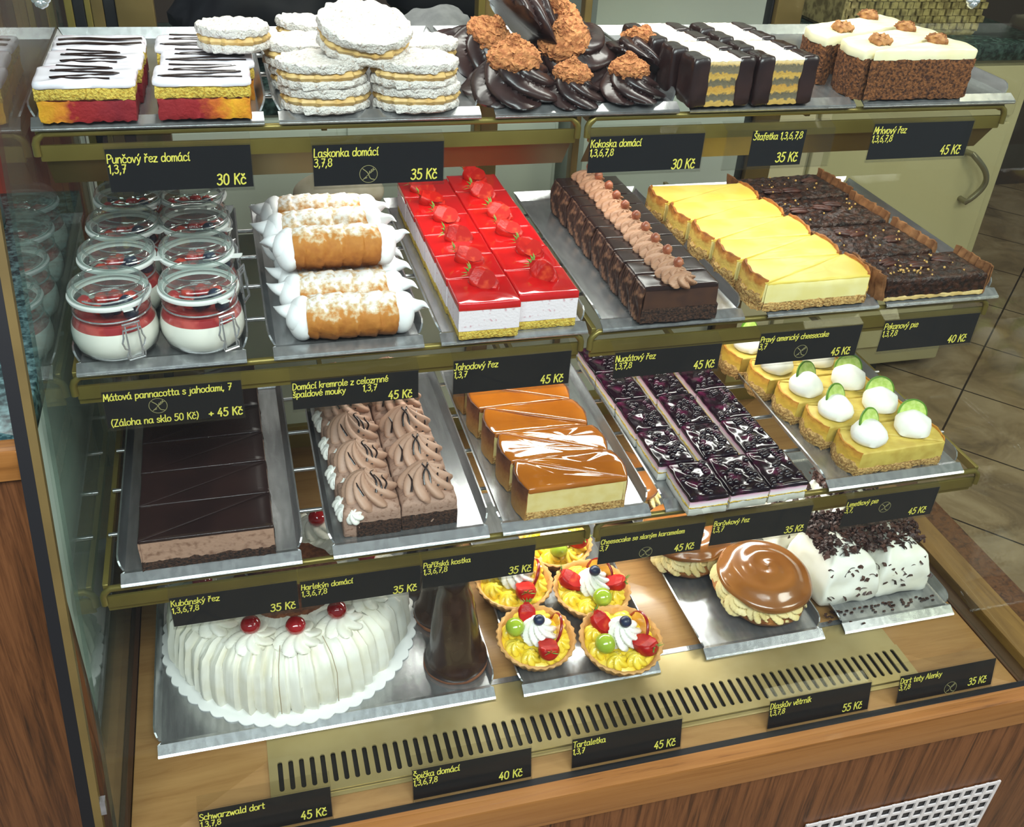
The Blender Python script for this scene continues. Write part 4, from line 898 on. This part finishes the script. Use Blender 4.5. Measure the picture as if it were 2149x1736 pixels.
# --- pecan pie
pecan_fill = mat('pecan_filling', '1a0c07', .38, '4a2817', 130, 1.0, 190, lo=.40, hi=.72, coat=.05, bdist=.003)
pie_crust = mat('pie_crust', '70451f', .8, '96653a', 60, .7, 120, bdist=.002)
pecan_m = mat('pecan_nut', '34170e', .45, '52281a', 60, .4, 160)
crumbs = mat('nut_crumbs', 'c9a05a', .7)
def pecan(seed, w, d):
    p = Proto('pecan_pie_slice', 'cake slice', 'pecan pie slices'); t = p.root; r = random.Random(seed)
    P = [(.004, .001), (w-.004, .001), (w-.010, d-.001), (.000, d-.001)]
    slab(MB(), P, [(.0005, 0), (0, .0045), (.001, .0055)], .005, .0014, 160, seed=seed).build('pie_base', mat('pale_pastry%d' % seed, 'c9a866', .8, 'd9bd80', 90, .6, 160), t)
    slab(MB(), P, [(.0005, .005), (0, .0255), (.0015, .0290), (.004, .0300)], .004, .0016, 120, camp=.0050, cfreq=110, rings=16, seed=seed).build('pecan_filling', pecan_fill, t)
    for s in (0, 1):
        b = MB(); m = 22; a, c = ((P[0], P[3]), (P[2], P[1]))[s]
        path = [(a[0]+(c[0]-a[0])*i/m+(.0022*sin(i*2*pi/3.67))*(1 if s == 0 else 1), a[1]+(c[1]-a[1])*i/m) for i in range(m+1)]
        path = list(reversed(path)) if s == 0 else list(reversed(path))
        wall(b, path, -.0055 if s == 0 else -.0055, 0, .0375, .0022, 110, seed+s, lean=.004 if s == 0 else .004); b.build('fluted_crust', pie_crust, t)
    for i in range(3):
        x, y = w*(.25+.22*i)+r.uniform(-.01, .01), d*r.uniform(.25, .75); q = Euler((0, 0, r.uniform(-.5, .5)))
        b = MB()
        for k in (-1, 1): ball(b, Vector((x, y, .0315))+q.to_matrix() @ Vector((0, k*.0038, 0)), (.0145, .0042, .0034), 20, 8, .0008, 300, i, q)
        b.build('pecan_half', pecan_m, t)
    b = MB()
    for i in range(14 if seed != 1 else 46):
        x, y = (r.uniform(.02, w-.02), r.uniform(.004, d-.01)) if seed != 1 or i < 18 else (r.gauss(.045, .012), r.gauss(.022, .006))
        ball(b, (x, y, .0315+r.uniform(0, .0015)), (r.uniform(.0008, .0019),)*3, 6, 5, .0006, 400, i)
    b.build('nut_crumbs', crumbs, t, kind='stuff'); return p
for k, (x, y, w, d, rz) in enumerate(((.977, -.083, .160, .072, .0), (.956, -.008, .150, .098, .02), (.945, .096, .155, .094, .03), (.938, .194, .16, .09, .03))):
    pecan(k+1, w, d).put((x, y, FM), 'dark pecan pie slice with fluted crust, '+('front, sprinkled with nut crumbs', 'second from the front', 'third from the front', 'rearmost')[k], rz)

# --- dark glazed chocolate mousse wedges
mousse_b = mat('brown_mousse', 'a8846f', .65, '7d5a48', 110, .5, 300, lo=.5, hi=.7)
def kuban(left, seed, w, d, last=0):
    p = Proto('mousse_wedge', 'cake slice', 'dark glazed mousse wedges'); t = p.root; c = cen(left, w, d, 1)
    slab(MB(), tri2(left, w, d, 0, .0004, .03), [(.0005, 0), (0, .003), (0, .0135), (.0008, .0150)], .0042, .0026, 120, seed=seed, center=c).build('dark_sponge', cr_dark, t)
    slab(MB(), tri2(left, w, d, 0, .0005, .03), [(.0002, .013), (0, .0160), (.0002, .0415)], .005, .0009, 110, seed=seed, center=c).build('mousse', mousse_b, t)
    slab(MB(), tri2(left, w, d, -.0003, .0002, .03), [(0, .0412), (0, .0436), (.0004, .0443), (.0015, .0446)], .008, 0, rings=4, camp=.0003, cfreq=20, seed=seed, center=c).build('dark_glaze', choc_matte, t); return p
w, d = .146, .0625
cR, cL = kuban(False, 1, w, d), kuban(True, 5, w, d)
for k in range(6):
    x, y = .0415-.0003*k, -.1655+d*k; Lk = 'dark glazed mousse wedge, '
    cR.put((x, y, FL), Lk+'broad end right, '+ORD[k], (.012*sin(k*2.3), .006*cos(k), .004*sin(k*3)))
    if k < 5: cL.put((x, y, FL), Lk+'broad end left, '+ORD[k], (-.012*cos(k*1.7), .008*sin(k), -.004*sin(k*2)))

# --- chocolate cream cubes with a swirl
mousse_c = mat('chocolate_mousse', 'a58472', .7, '84614f', 200, .6, 360, lo=.52, hi=.68)
swirlm = mat('chocolate_cream_swirl', 'b08a74', .5, 'bb9680', 40, .06, 120)
def cube(c, seed):
    p = Proto('chocolate_cream_cube', 'cake slice', 'chocolate cream cubes'); t = p.root; r = random.Random(seed); w, d = .0695, .0615; in_ = .016 if c == 0 else .0006
    slab(MB(), rect(in_, w-.0006, -.0002, d-.001), [(.0006, 0), (0, .002), (0, .0205), (.0008, .0215)], .004, .0014, 190, seed=seed).build('dark_sponge', cr_dark, t)
    b = MB(); slab(b, rect(.0005, w-.0005, .0006, d-.0006), [(.002, .0), (0, .004), (0, .034), (.0015, .038), (.008, .0415), (.016, .043)], .004, .0012, 110, seed=seed, rings=6, camp=.002, round_=.003); b.build('chocolate_mousse', mousse_c, t)
    b = MB(); rosette(b, (w*.52, d*.50, .036), .034, .036, 9, .95, .32, 90, 14, lean=(-.15+.2*c, .12), seed=seed); b.build('cream_swirl', swirlm, t)
    b = MB()
    for i in range(5):
        x = w*(.3+.12*i)+r.uniform(-.006, .006); pts = []
        for j in range(5):
            y = d*.16+j*d*.17; q = sqrt((x-w*.52)**2+(y-d*.5)**2)/.036; pts.append((x+r.uniform(-.005, .005), y, .0375+.034*max(0, 1-q**1.5)+.0012))
        tube(b, catmull(pts[:3+i % 3], 4), lambda q: .0014*(1-.5*q), 6, flat=.6)
    b.build('chocolate_drizzle', drizzle, t)
    if c == 0:
        b = MB()
        for (ox, oy) in ((.015, .006), (.006, .014), (.004, .030)): rosette(b, (ox, oy, .028), .0125, .013, 7, .7, .3, 42, 7, Matrix.Rotation(.5, 4, 'X') @ Matrix.Rotation(-.35, 4, 'Y'), seed=ox*99)
        b.build('white_cream_dab', whip, t)
    return p
qa = [cube(0, 3), cube(1, 4)]
for k in range(5):
    for c in (0, 1):
        qa[c].put((.2665+.0700*c-.0016*k, -.1545+.0622*k+.002*c, FL), 'chocolate cream cube with swirl, %s column, %s' % (('left', 'right')[c], ORD[k] if k < 4 else 'rearmost'), .02*sin(3*k+c))

# --- caramel cheesecake
caramel = mat('caramel_glaze', '9a5412', .07, 'b0661c', 12, .02, 60, coat=1)
fillc = mat('vanilla_filling', 'e3cf8e', .5, 'dcc47c', 60, .12, 160)
burnt = bands('baked_side', [(0, 'b98a4e'), (.35, 'a8743a'), (.7, '7a4522'), (1, '4a2412')], 2, (0, .05), .65, 110, .5, .8)
def caram(left, seed, w, d):
    p = Proto('caramel_cheesecake_wedge', 'cake slice', 'caramel cheesecake wedges'); t = p.root; c = cen(left, w, d)
    slab(MB(), tri(left, w, d, .006, .0007, .08), [(.0008, 0), (0, .003), (0, .0125), (.0008, .0135)], .004, .0016, 170, seed=seed, center=c).build('crumb_base', crust, t)
    slab(MB(), tri(left, w, d, .0055, .0008, .08), [(0, .013), (0, .0440)], .0045, .0006, 110, seed=seed, center=c).build('vanilla_filling', fillc, t)
    slab(MB(), tri(left, w, d, .006, .0002, .08), [(.0002, .0425), (-.0005, .0440), (.0000, .0478), (.0012, .0495), (.004, .0503)], .0045, .0004, 70, rings=6, camp=.0008, cfreq=30, seed=seed, center=c, round_=.003).build('caramel_glaze', caramel, t)
    b = MB(); rim(b, left, w, d, .007, .004, .001, .0485, .0014, 110, seed, .0014); b.build('baked_edge', burnt, t); return p
w, d = .128, .0605
cL, cR = caram(True, 2, w, d), caram(False, 6, w, d)
for k in range(5):
    x, y = .4885-.0055*k, -.1665+d*k; Lk = 'glossy caramel cheesecake wedge, '
    cL.put((x, y, FL), Lk+'broad end left, '+ORD[k], .02*sin(k*2+1))
    if k < 4: cR.put((x, y+.001, FL), Lk+'broad end right, '+ORD[k], -.02*sin(k*2))

# --- blueberry slices
bglaze = mat('blueberry_glaze', '14040f', .16, '560f36', 45, .06, 60, coat=.2, lo=.5, hi=.75)
pinkl = bands('cream_with_pink_top', [(0, 'f2efe6'), (.66, 'f2e9e6'), (.86, 'e8bcd0'), (1, 'b05a80')], 2, (0, .0245), .5, 60, .12, .2)
def blue(seed, w, d):
    p = Proto('blueberry_slice', 'cake slice', 'blueberry slices'); t = p.root; r = random.Random(seed)
    slab(MB(), rect(.001, w-.001, .0008, d-.0008), [(.001, 0), (0, .001), (0, .0122)], .004, .0010, 120, seed=seed).build('white_cream', whip, t)
    slab(MB(), rect(0, w, 0, d), [(.0008, .0118), (0, .0124), (0, .0136), (.001, .0142)], .004, .0012, 170, seed=seed).build('yellow_sponge', sponge_y, t)
    slab(MB(), rect(.0008, w-.0008, .0006, d-.0006), [(0, .0138), (0, .0245)], .004, .0006, 120, seed=seed).build('pink_cream', pinkl, t)
    b = MB(); slab(b, rect(-.0003, w+.0003, -.0006, d+.0006), [(.0006, .0235), (-.0006, .0250), (0, .0280), (.002, .0297), (.005, .0302)], .0035, .0010, 70, camp=.0024, cfreq=60, rings=12, seed=seed, round_=.003)
    for i in range(26): ball(b, (r.uniform(.005, w-.005), r.uniform(.005, d-.005), .0295), (.0046, .0046, .0042), 12, 8, .0003, 120, i)
    b.build('blueberry_topping', bglaze, t); return p
bl = [blue(i, .0545, .0735) for i in range(3)]
BX = [.690, .7475, .8040]
for c in range(3):
    for k in range(5):
        off = 0 if k == 0 else (-.010, -.001, .006)[c]*.8
        y = -.1985+.0762*k+.002*c
        bl[c].put((BX[c]+off*(1-.0*k)-.0026*k, y, FL), 'blueberry slice with dark glossy top, %s column, %s' % (('left', 'middle', 'right')[c], ORD[k] if k < 4 else 'rearmost'), .03*(k > 0)+.012*sin(5*k+c), (1 if k == 0 else .93, 1, 1))

# --- lime pie
lime_fill = mat('lime_custard', 'cfb658', .5, 'bfa248', 60, .15, 150)
lime_b = mat('lime_pie_crust', '966c36', .92, 'd0a866', 280, 1.0, 330, lo=.36, hi=.58, bdist=.0035)
limeskin = mat('lime_peel', '4f7a1a', .4, '6a9428', 40)
limeflesh = mat('lime_flesh', 'a9c45a', .3, 'c2d47c', 160, .2, 200, coat=.3)
limebake = bands('baked_custard_edge', [(0, 'b98f50'), (.4, 'dcb94c'), (.8, 'd9a63a'), (1, 'b87a28')], 2, (.002, .038), .6, 110, .5, .6)
def limep(left, seed, w, d):
    p = Proto('lime_pie_wedge', 'cake slice', 'lime pie wedges'); t = p.root; c = cen(left, w, d)
    slab(MB(), tri(left, w, d, .008, .0008, .07), [(.001, 0), (-.001, .003), (0, .0115), (.001, .013)], .004, .0026, 150, seed=seed, center=c).build('biscuit_crust', lime_b, t)
    slab(MB(), tri(left, w, d, .007, .0008, .07), [(0, .0125), (0, .035), (.001, .0365), (.003, .037)], .0045, .0007, 90, rings=6, camp=.001, cfreq=40, seed=seed, center=c).build('lime_custard', lime_fill, t)
    b = MB(); rim(b, left, w, d, .009, .004, .012, .0378, .0022, 120, seed, .001); b.build('baked_edge', limebake, t)
    b = MB(); rim(b, left, w, d, .010, .006, 0, .0205, .0036, 150, seed, .0022); b.build('crumb_wall', lime_b, t)
    x, y = (w*.20, d*.50) if left else (w*.76, d*.56)
    b = MB(); b2 = [(.0005, .0), (.021, .0), (.0248, .004), (.0250, .011), (.0218, .019), (.0145, .0253), (.0065, .0285), (.0006, .0295)]
    lathe(b, b2, 34, None, Matrix.Translation((x, y, .036)), seed=seed+x*50, amp=.0028, freq=55); b.build('cream_dollop', whip, t)
    lm = Matrix.Translation((x+.004, y+.0105, .057)) @ Euler((1.15, 0, .35 if left else -.3)).to_matrix().to_4x4()
    pk = MB(); lathe(pk, [(.0188, -.0013), (.0208, -.001), (.0208, .001), (.0188, .0013)], 36, None, lm); o = pk.build('lime_slice', limeskin, t)
    fl = MB(); lathe(fl, [(.0004, -.0016), (.0189, -.0016), (.0189, .0016), (.0004, .0016)], 36, lambda a, k: 1-.03*abs(sin(4*a)), lm); fl.build('lime_flesh', limeflesh, o); return p
w, d = .135, .0620
cL, cR = limep(True, 2, w, d), limep(False, 6, w, d)
for k in range(5):
    x, y = .953-.0125*k, -.165+.0645*k; Lk = 'lime pie wedge with cream dollop and lime slice, '
    cL.put((x, y, FL), Lk+'broad end left, '+ORD[k], .03+.02*sin(k*2))
    if k < 4: cR.put((x-.002, y+.002, FL), Lk+'broad end right, '+ORD[k], .03-.02*sin(k))

# ---------------------------------------------------------------- case floor
# --- round white cream cake on its board
CX, CY = .199, -.050
board = mat('white_cardboard', 'ecebe8', .7)
pts = [((.168+.0045*abs(sin(a*26)))*cos(a), (.168+.0045*abs(sin(a*26)))*sin(a)) for a in [2*pi*i/312 for i in range(312)]]
tag(slab(MB(), pts, [(0, 0), (0, .0016), (.0003, .002)], 1, rings=2, bottom=True).build('cake_board', board), 'white scalloped card board under the large cream cake', 'cake board').location = (CX, CY, FB)
ck = thing('cream_cake', 'large round white cake with ruffled piped sides and cherries, bottom left', 'cake', (CX, CY, FB+.002))
whip2 = mat('piped_cake_cream', 'f1eee2', .5, 'e9e4d2', 35, .1, 160)
b = MB(); R = .152; SG = 520; hts = [0, .003, .011, .027, .045, .060, .070, .077, .083, .0865]
for k, z in enumerate(hts):
    q = z/.0865
    for i in range(SG):
        a = 2*pi*i/SG; ph = a*27+.8*sin(a*7)+.5*n1(cos(a)*3, sin(a)*3, z*8)+.25*q
        f = (ph/pi) % 1; ix = math.floor(ph/pi) % 54; hs = n1(ix*7.31+.37, 2.17); h2 = n1(ix*5.77+.11, 8.3); ridge = (f**.55)*(1-max(0, (f-.82)/.18)**1.5)*(.8+.75*hs)+.10*n1(cos(a)*60, sin(a)*60, z*60)
        sub = .12*abs(sin(ph*3))
        rr = R+(.0145*ridge+.0014*sub)*(1-.35*q)-.012*q**3-.006*(1-min(1, z/.012))
        if k >= 7: rr -= .005*(k-6)+.006*n1(cos(a)*22, sin(a)*22, k)
        zz = z+((.008*ridge-.003+.010*h2) if k >= 6 else .010*h2*z/.07)+.0035*n1(a*8, k, 0)*(k >= 7)
        b.v.append((rr*cos(a), rr*sin(a), zz))
for k in range(len(hts)-1):
    for i in range(SG): j = (i+1) % SG; b.f.append((k*SG+i, k*SG+j, (k+1)*SG+j, (k+1)*SG+i))
base = (len(hts)-1)*SG
for kk in range(1, 12):
    s = 1-kk/12
    for i in range(SG):
        v = b.v[(len(hts)-1)*SG+i]; b.v.append((v[0]*s, v[1]*s, .0855+.004*n1(v[0]*s*70, v[1]*s*70, 4)+.002*n1(v[0]*s*180, v[1]*s*180)))
    nb = len(b.v)-SG
    for i in range(SG): j = (i+1) % SG; b.f.append((base+i, base+j, nb+j, nb+i))
    base = nb
b.v.append((0, 0, .0855))
for i in range(SG): b.f.append((base+i, base+(i+1) % SG, len(b.v)-1))
b.build('whipped_cream_coat', whip2, ck)
b = MB(); slab(b, [(.072*cos(2*pi*i/48), .072*sin(2*pi*i/48)) for i in range(48)], [(0, .083), (.002, .0895)], .006, .002, 90, camp=.005, cfreq=120, rings=10, seed=4); b.build('chocolate_shaving_center', mat('cocoa_shavings', '6b3a20', .8, '8a5230', 150, 1.0, 200, bdist=.003), ck)
cherry = mat('glace_cherry', '8a0a0f', .06, 'a81016', 30, coat=1)
for i in range(12):
    a = -pi/2+.03+2*pi*i/12; c = (.110*cos(a), .110*sin(a), .084)
    b = MB(); rosette(b, c, .031, .017, 8, .8, .3, 64, 9, lean=(.25*cos(a+1.3), .25*sin(a+1.3)), seed=i); o = b.build('cream_rosette', whip2, ck)
    b = MB(); ball(b, (c[0]*.97, c[1]*.97, .1065), (.0128, .0128, .0112), 20, 14, .0007, 120, i); b.build('cherry', cherry, o)
for a in (-1.72, -1.28):       # two knife cuts drawn as thin threads, their shade put into the colour
    b = MB(); c_, s_2 = cos(a), sin(a)
    for rr0, zc in ((.150, .05),):
        pth = [(.1625*c_, .1625*s_2, z) for z in (.012, .03, .05, .064)]+[(.148*c_, .148*s_2, .0835), (.12*c_, .12*s_2, .0895)]
        tube(b, pth, .0005, 6)
    b.build('cut_shadow_line', mat('cut_shadow_crumb', 'a8967a', .9) if 'cut_shadow_crumb' not in MATS else MATS['cut_shadow_crumb'], ck)

# --- chocolate cones standing on biscuit discs
spk = mat('cone_chocolate', '2e1c15', .27, '3a261d', 30, .12, 60, coat=.25)
bisc = mat('biscuit_disc', '7a4a30', .6, '8f5c3e', 60, .3, 160)
p = Proto('chocolate_cone', 'pastry', 'tall chocolate cones'); t = p.root
slab(MB(), [(.0455*cos(2*pi*i/40), .0455*sin(2*pi*i/40)) for i in range(40)], [(.002, 0), (0, .003), (0, .0075), (.002, .010)], .006, .0012, 70, rings=3).build('biscuit_disc', bisc, t)
b = MB(); b_prof = [(.0435, .0045), (.0455, .0085), (.0450, .013), (.0415, .0185), (.0385, .024), (.0365, .034), (.034, .055), (.031, .08), (.0275, .105), (.0235, .128), (.0195, .142), (.0205, .150), (.017, .160), (.009, .167), (.001, .169)]
lathe(b, b_prof, 44, lambda a, k: 1+.02*sin(a*2+k*3)+.018*n1(cos(a)*2, sin(a)*2, k*4), seed=3, amp=.0013, freq=45); b.build('cone_body', spk, t)
Lk = 'tall dark chocolate cone on a biscuit disc, '
for x, y, l, rot in ((.4075, -.160, 'nearest the viewer', (0, -.05, .4)), (.411, -.072, 'second, directly behind the nearest', (0, .02, 2)), (.402, .016, 'rearmost of the three', (0, 0, 5))): p.put((x, y, FB), Lk+l, rot, (.96, .96, 1))

# --- fruit tartlets
tartm = mat('shortcrust', 'c48f50', .7, 'd3a365', 50, .3, 200)
custard = mat('yellow_custard', 'e9c92c', .3, 'f0d74e', 40, .05, 90, coat=.35)
grape = mat('green_grape', '93ab2a', .12, 'a3b93c', 30, coat=.6)
peach = mat('peach_slice', 'e39a2c', .2, 'eeb04a', 40, coat=.5)
peachskin = mat('peach_skin', '8f1c16', .25, coat=.4)
def tart(parent_args, gr_a, st_as, pe_a, with_blue=True, seed=0):
    (x, y, lab, rz, sc, rot) = parent_args
    o = thing('fruit_tartlet', lab, 'tartlet', (x, y, FB+.036*abs(rot[0])*sc), rz, 'fruit tartlets'); o.scale = (sc,)*3; o.rotation_euler = rot+(rz,)
    b = MB(); fl = lambda a, k: 1+.022*sin(30*a)*(1 if k < .62 else .25)
    lathe(b, [(.002, 0), (.036, .0), (.0385, .002), (.0535, .026), (.0540, .0285), (.0525, .0297), (.0495, .0285), (.046, .020), (.002, .0185)], 120, fl, cap=False, seed=seed, amp=.0007, freq=120); b.build('pastry_shell', tartm, o)
    b = MB(); lathe(b, [(.0470, .0190), (.044, .0225), (.002, .0255)], 40)
    for i in range(8): a = 2*pi*i/8+.3; rosette(b, (.0335*cos(a), .0335*sin(a), .021), .0150, .0155, 6, .9, .32, 42, 8, seed=i+seed)
    b.build('custard', custard, o)
    b = MB(); rosette(b, (.004, .004, .026), .0255, .0285, 9, 1.3, .3, 72, 13, lean=(-.1, .1), seed=seed); b.build('cream_swirl', whip, o)
    ga = gr_a; b = MB(); ball(b, (.0300*cos(ga), .0300*sin(ga), .0405), (.0132, .0132, .0120), 24, 16); b.build('grape', grape, o)
    if with_blue: b = MB(); ball(b, (.002, .004, .0575), (.0078, .0078, .0072), 20, 12, .0004, 200); b.build('blueberry', blueb, o)
    for a, s in st_as: straw_half(o, .031*cos(a), .031*sin(a), .0385, a+pi*.9, .45, s)
    # peach wedge: curved slice with a strip of red skin
    pm = Matrix.Translation((.026*cos(pe_a), .026*sin(pe_a), .029)) @ Euler((.35, 0, pe_a+pi/2-.3)).to_matrix().to_4x4()
    vs = []; fs = []; K = 14
    for i in range(K+1):
        q = pi*i/K; 
        vs += [pm @ Vector((.021*cos(q), -.0045*sin(q), .024*sin(q))), pm @ Vector((.0215*cos(q), .0045*sin(q), .0245*sin(q))), pm @ Vector((.012*cos(q), .0, .008*sin(q)))]
    for i in range(K): a0, c0 = i*3, (i+1)*3; fs += [(a0+1, c0+1, c0+2, a0+2), (a0+2, c0+2, c0, a0), (a0, c0, c0+1, a0+1)]
    fs += [(0, 1, 2), (K*3+2, K*3+1, K*3)]
    pe = MB().add(vs, fs).build('peach_slice', peach, o)
    sk = MB(); tube(sk, [pm @ Vector((.0216*cos(pi*i/K), .0005, .0247*sin(pi*i/K))) for i in range(K+1)], .0021, 8); sk.build('red_skin', peachskin, pe)
Lk = 'fruit tartlet with yellow custard, '
tart((.516, -.166, Lk+'front left, grape at its left edge', 0, 1.0, (.10, .0)), 2.75, ((-1.35, 1.5), (1.75, 1.3)), .15, True, 1)
tart((.626, -.196, Lk+'front right, grape at lower left', 0, 1.06, (.12, .02)), 3.55, ((-.75, 1.5), (2.35, 1.3)), .35, True, 2)
tart((.621, -.094, Lk+'second row right, blueberry on the cream', 0, 1.04, (.05, 0)), -1.45, ((-.2, 1.35), (2.8, 1.45)), .85, True, 3)
tart((.5155, -.056, Lk+'second row left, partly behind a price tag', 0, 1.04, (.05, 0)), 2.6, ((-1.35, 1.5), (1.6, 1.2)), .1, False, 4)
tart((.600, .015, Lk+'third row, behind the others', 0, 1.04, (.05, 0)), -1.75, ((-.5, 1.4), (1.8, 1.2)), 1.6, False, 5)

# --- caramel topped cream puffs
choux = mat('choux_pastry', 'a86c34', .6, '7a4419', 60, .8, 110, bdist=.004)
glaze2 = mat('caramel_fondant', '8f5a2a', .18, '7a481c', 14, .08, 40, coat=.6)
vcream = mat('vanilla_cream', 'ecd9a0', .5, 'e2cb88', 40, .15, 120)
p = Proto('cream_puff', 'pastry', 'caramel topped cream puffs'); t = p.root
b = MB(); lathe(b, [(.02, 0), (.058, .001), (.070, .008), (.0735, .018), (.070, .026), (.060, .030), (.002, .031)], 64, None, seed=3, amp=.005, freq=32); b.build('lower_bun', choux, t)
b = MB()
rp = random.Random(4)
for i in range(13):
    a = 2*pi*i/13+rp.uniform(-.12, .12); m = Matrix.Rotation(a, 4, 'Z'); b0 = len(b.v); q = rp.uniform(.85, 1.2)
    rosette(b, (.052+rp.uniform(-.002, .003), 0, .0235), .0235*q, .027, 7, 1.5, .3, 84, 10, Matrix.Rotation(rp.uniform(.2, .7), 4, 'Y') @ Matrix.Rotation(rp.uniform(-.3, .3), 4, 'X'), seed=i); b.xf(m, b0)
lathe(b, [(.058, .026), (.062, .035), (.058, .045), (.002, .046)], 40); b.build('cream_filling', vcream, t)
b = MB(); lathe(b, [(.060, .040), (.0685, .0435), (.0715, .050), (.069, .054)], 64, None, cap=False, seed=5, amp=.003, freq=40); b.build('upper_bun', choux, t)
b = MB(); LV, SG = 26, 96
for k in range(LV+1):
    q = k/LV; r0 = .0735*cos(q*pi/2)**.8 if q < 1 else .0004; z = .0480+.0235*sin(q*pi/2)**1.1
    for i in range(SG):
        a = 2*pi*i/SG; sp = sin(3*a*0+ (r0*210) + a*1.0); rr = r0*(1+.03*n1(cos(a)*2, sin(a)*2, 3))
        zz = z+.0019*sp*min(1, q*4)*(1-q*.3)-(.004*(.5+.5*sin(5*a+1.3*sin(2*a))) if k == 0 else 0)-(.002*(.5+.5*sin(5*a)) if k == 1 else 0)
        b.v.append((rr*cos(a), rr*sin(a), zz))
for k in range(LV):
    for i in range(SG): j = (i+1) % SG; b.f.append((k*SG+i, k*SG+j, (k+1)*SG+j, (k+1)*SG+i))
b.f.append(tuple(LV*SG+i for i in range(SG))); b.build('caramel_glaze', glaze2, t)
Lk = 'round cream puff with shiny caramel top, '
p.put((.868, -.136, FB+.007), Lk+'nearest the viewer', (.10, .02, .3), (.95, .95, .86))
p.put((.799, -.022, FB+.002), Lk+'second, half hidden by a price tag', (.03, 0, 2.2), (.94, .94, .84))
p.put((.742, .135, FB), Lk+'rearmost, behind the tags', (0, 0, 4), (1, 1, .86))

# --- white cake with chocolate shavings
wcake = mat('white_cream_cake', 'efede2', .6, 'e9e5d4', 30, .2, 120)
shav = mat('chocolate_shavings', '2e1812', .5, '4a2a1e', 60)
def alenka(i, x, y, w, d, h, lab, n):
    o = thing('shaving_cake_slice', 'white cream cake slice with chocolate shavings, '+lab, 'cake slice', (x, y, FB), 0, 'white shaving cake slices'); r = random.Random(i)
    ext = lambda q: 1-.0*q
    cap = lambda px, py, q: .016*sin(min(1, q*1.2)*pi/2)
    slab(MB(), rect(0, w, 0, d), [(.004, 0), (.0, .006), (-.001, .018), (.003, h*.55), (.007, h*.8), (.011, h*.93), (.016, h)], .004, .0036, 42, camp=.003, cfreq=60, rings=9, seed=i, round_=.006, capf=cap).build('cream_cake', wcake, o)
    b = MB()
    for k in range(n):
        if k < n*.97: px, py = r.uniform(.004, w-.004), d*(.22+.78*r.random()**.7); pz = h+.012-(0 if py > d*.3 else .012*(1-py/(d*.3)))+r.uniform(-.004, .009)
        else: px, q = r.uniform(.004, w-.004), r.random()**.7; pz = h*(.25+.72*q); py = .001+(.0145*max(0, (pz/h-.3)/.7)**1.6)-.0018
        py = min(py, d-.003)
        a, bb, cc = r.uniform(.003, .0085), r.uniform(.0014, .0034), .0007
        q = Euler((r.uniform(-.9, .9), r.uniform(-.9, .9), r.uniform(0, 6.3))).to_matrix(); c = Vector((px, py, pz)); m = 4; b0 = len(b.v)
        for u in range(m+1):
            tt = (u/m-.5)*2; b.v += [tuple(c+q @ Vector((a*tt*.8, -bb, -a*.35*tt*tt))), tuple(c+q @ Vector((a*tt*.8, bb, -a*.35*tt*tt))), tuple(c+q @ Vector((a*tt*.8, bb, -a*.35*tt*tt-cc))), tuple(c+q @ Vector((a*tt*.8, -bb, -a*.35*tt*tt-cc)))]
        for u in range(m):
            for v in range(4): b.f.append((b0+u*4+v, b0+u*4+(v+1) % 4, b0+(u+1)*4+(v+1) % 4, b0+(u+1)*4+v))
        b.f += [(b0+3, b0+2, b0+1, b0), (b0+m*4, b0+m*4+1, b0+m*4+2, b0+m*4+3)]
    b.build('chocolate_shavings', shav, o, smooth=False, kind='stuff')
alenka(1, .951, -.178, .094, .112, .068, 'front left', 800)
alenka(2, 1.046, -.176, .088, .112, .066, 'front right', 640)
alenka(3, .905+.03, -.062, .095, .108, .056, 'rear left, sparsely sprinkled', 260)
alenka(4, 1.034, -.060, .092, .105, .066, 'rear right', 620)
sc_ = MB(); r = random.Random(9)
for i in range(70):
    x, y = r.uniform(.95, 1.14), -.186-abs(r.gauss(0, .009)); box(sc_, x-.002, x+.002, y-.0012, y+.0012, FB+.0004, FB+.0016)
o = sc_.build('fallen_shavings', shav, smooth=False); o['kind'] = 'stuff'; tag(o, 'fallen chocolate shavings on the tray in front of the white cake', 'crumbs')

# --- crumpled paper behind the horns, bead strands under the canopy
pb = cloth('paper_bag', 'crumpled pale paper at the back of the middle row behind the cream horns', 'paper', (.325, .345, .9885), (.058, .022, .034), mat('crumpled_paper', 'd2ccb6', .8, 'bdb59a', 30, .8, 60), 21, .4)
crystal = mat('crystal_bead', 'c9cfd2', .06, metal=.7)
for x, nm in ((.028, 'left'), (1.049, 'right')):
    o = thing('bead_strand', 'strand of glass beads hanging into the top %s corner of the case' % nm, 'beads', (x, 0, 1.338))
    b = MB()
    for i in range(11):
        q = i/10*2-1; ball(b, (.012*q, 0, .0042+.030*q*q), .0042, 12, 8)
    b.build('glass_beads', crystal, o)
    b = MB(); tube(b, [(-.012, 0, .034), (-.012, 0, zt-1.338)], .0006, 6); tube(b, [(.012, 0, .034), (.012, 0, zt-1.338)], .0006, 6); b.build('thread', crystal, o)
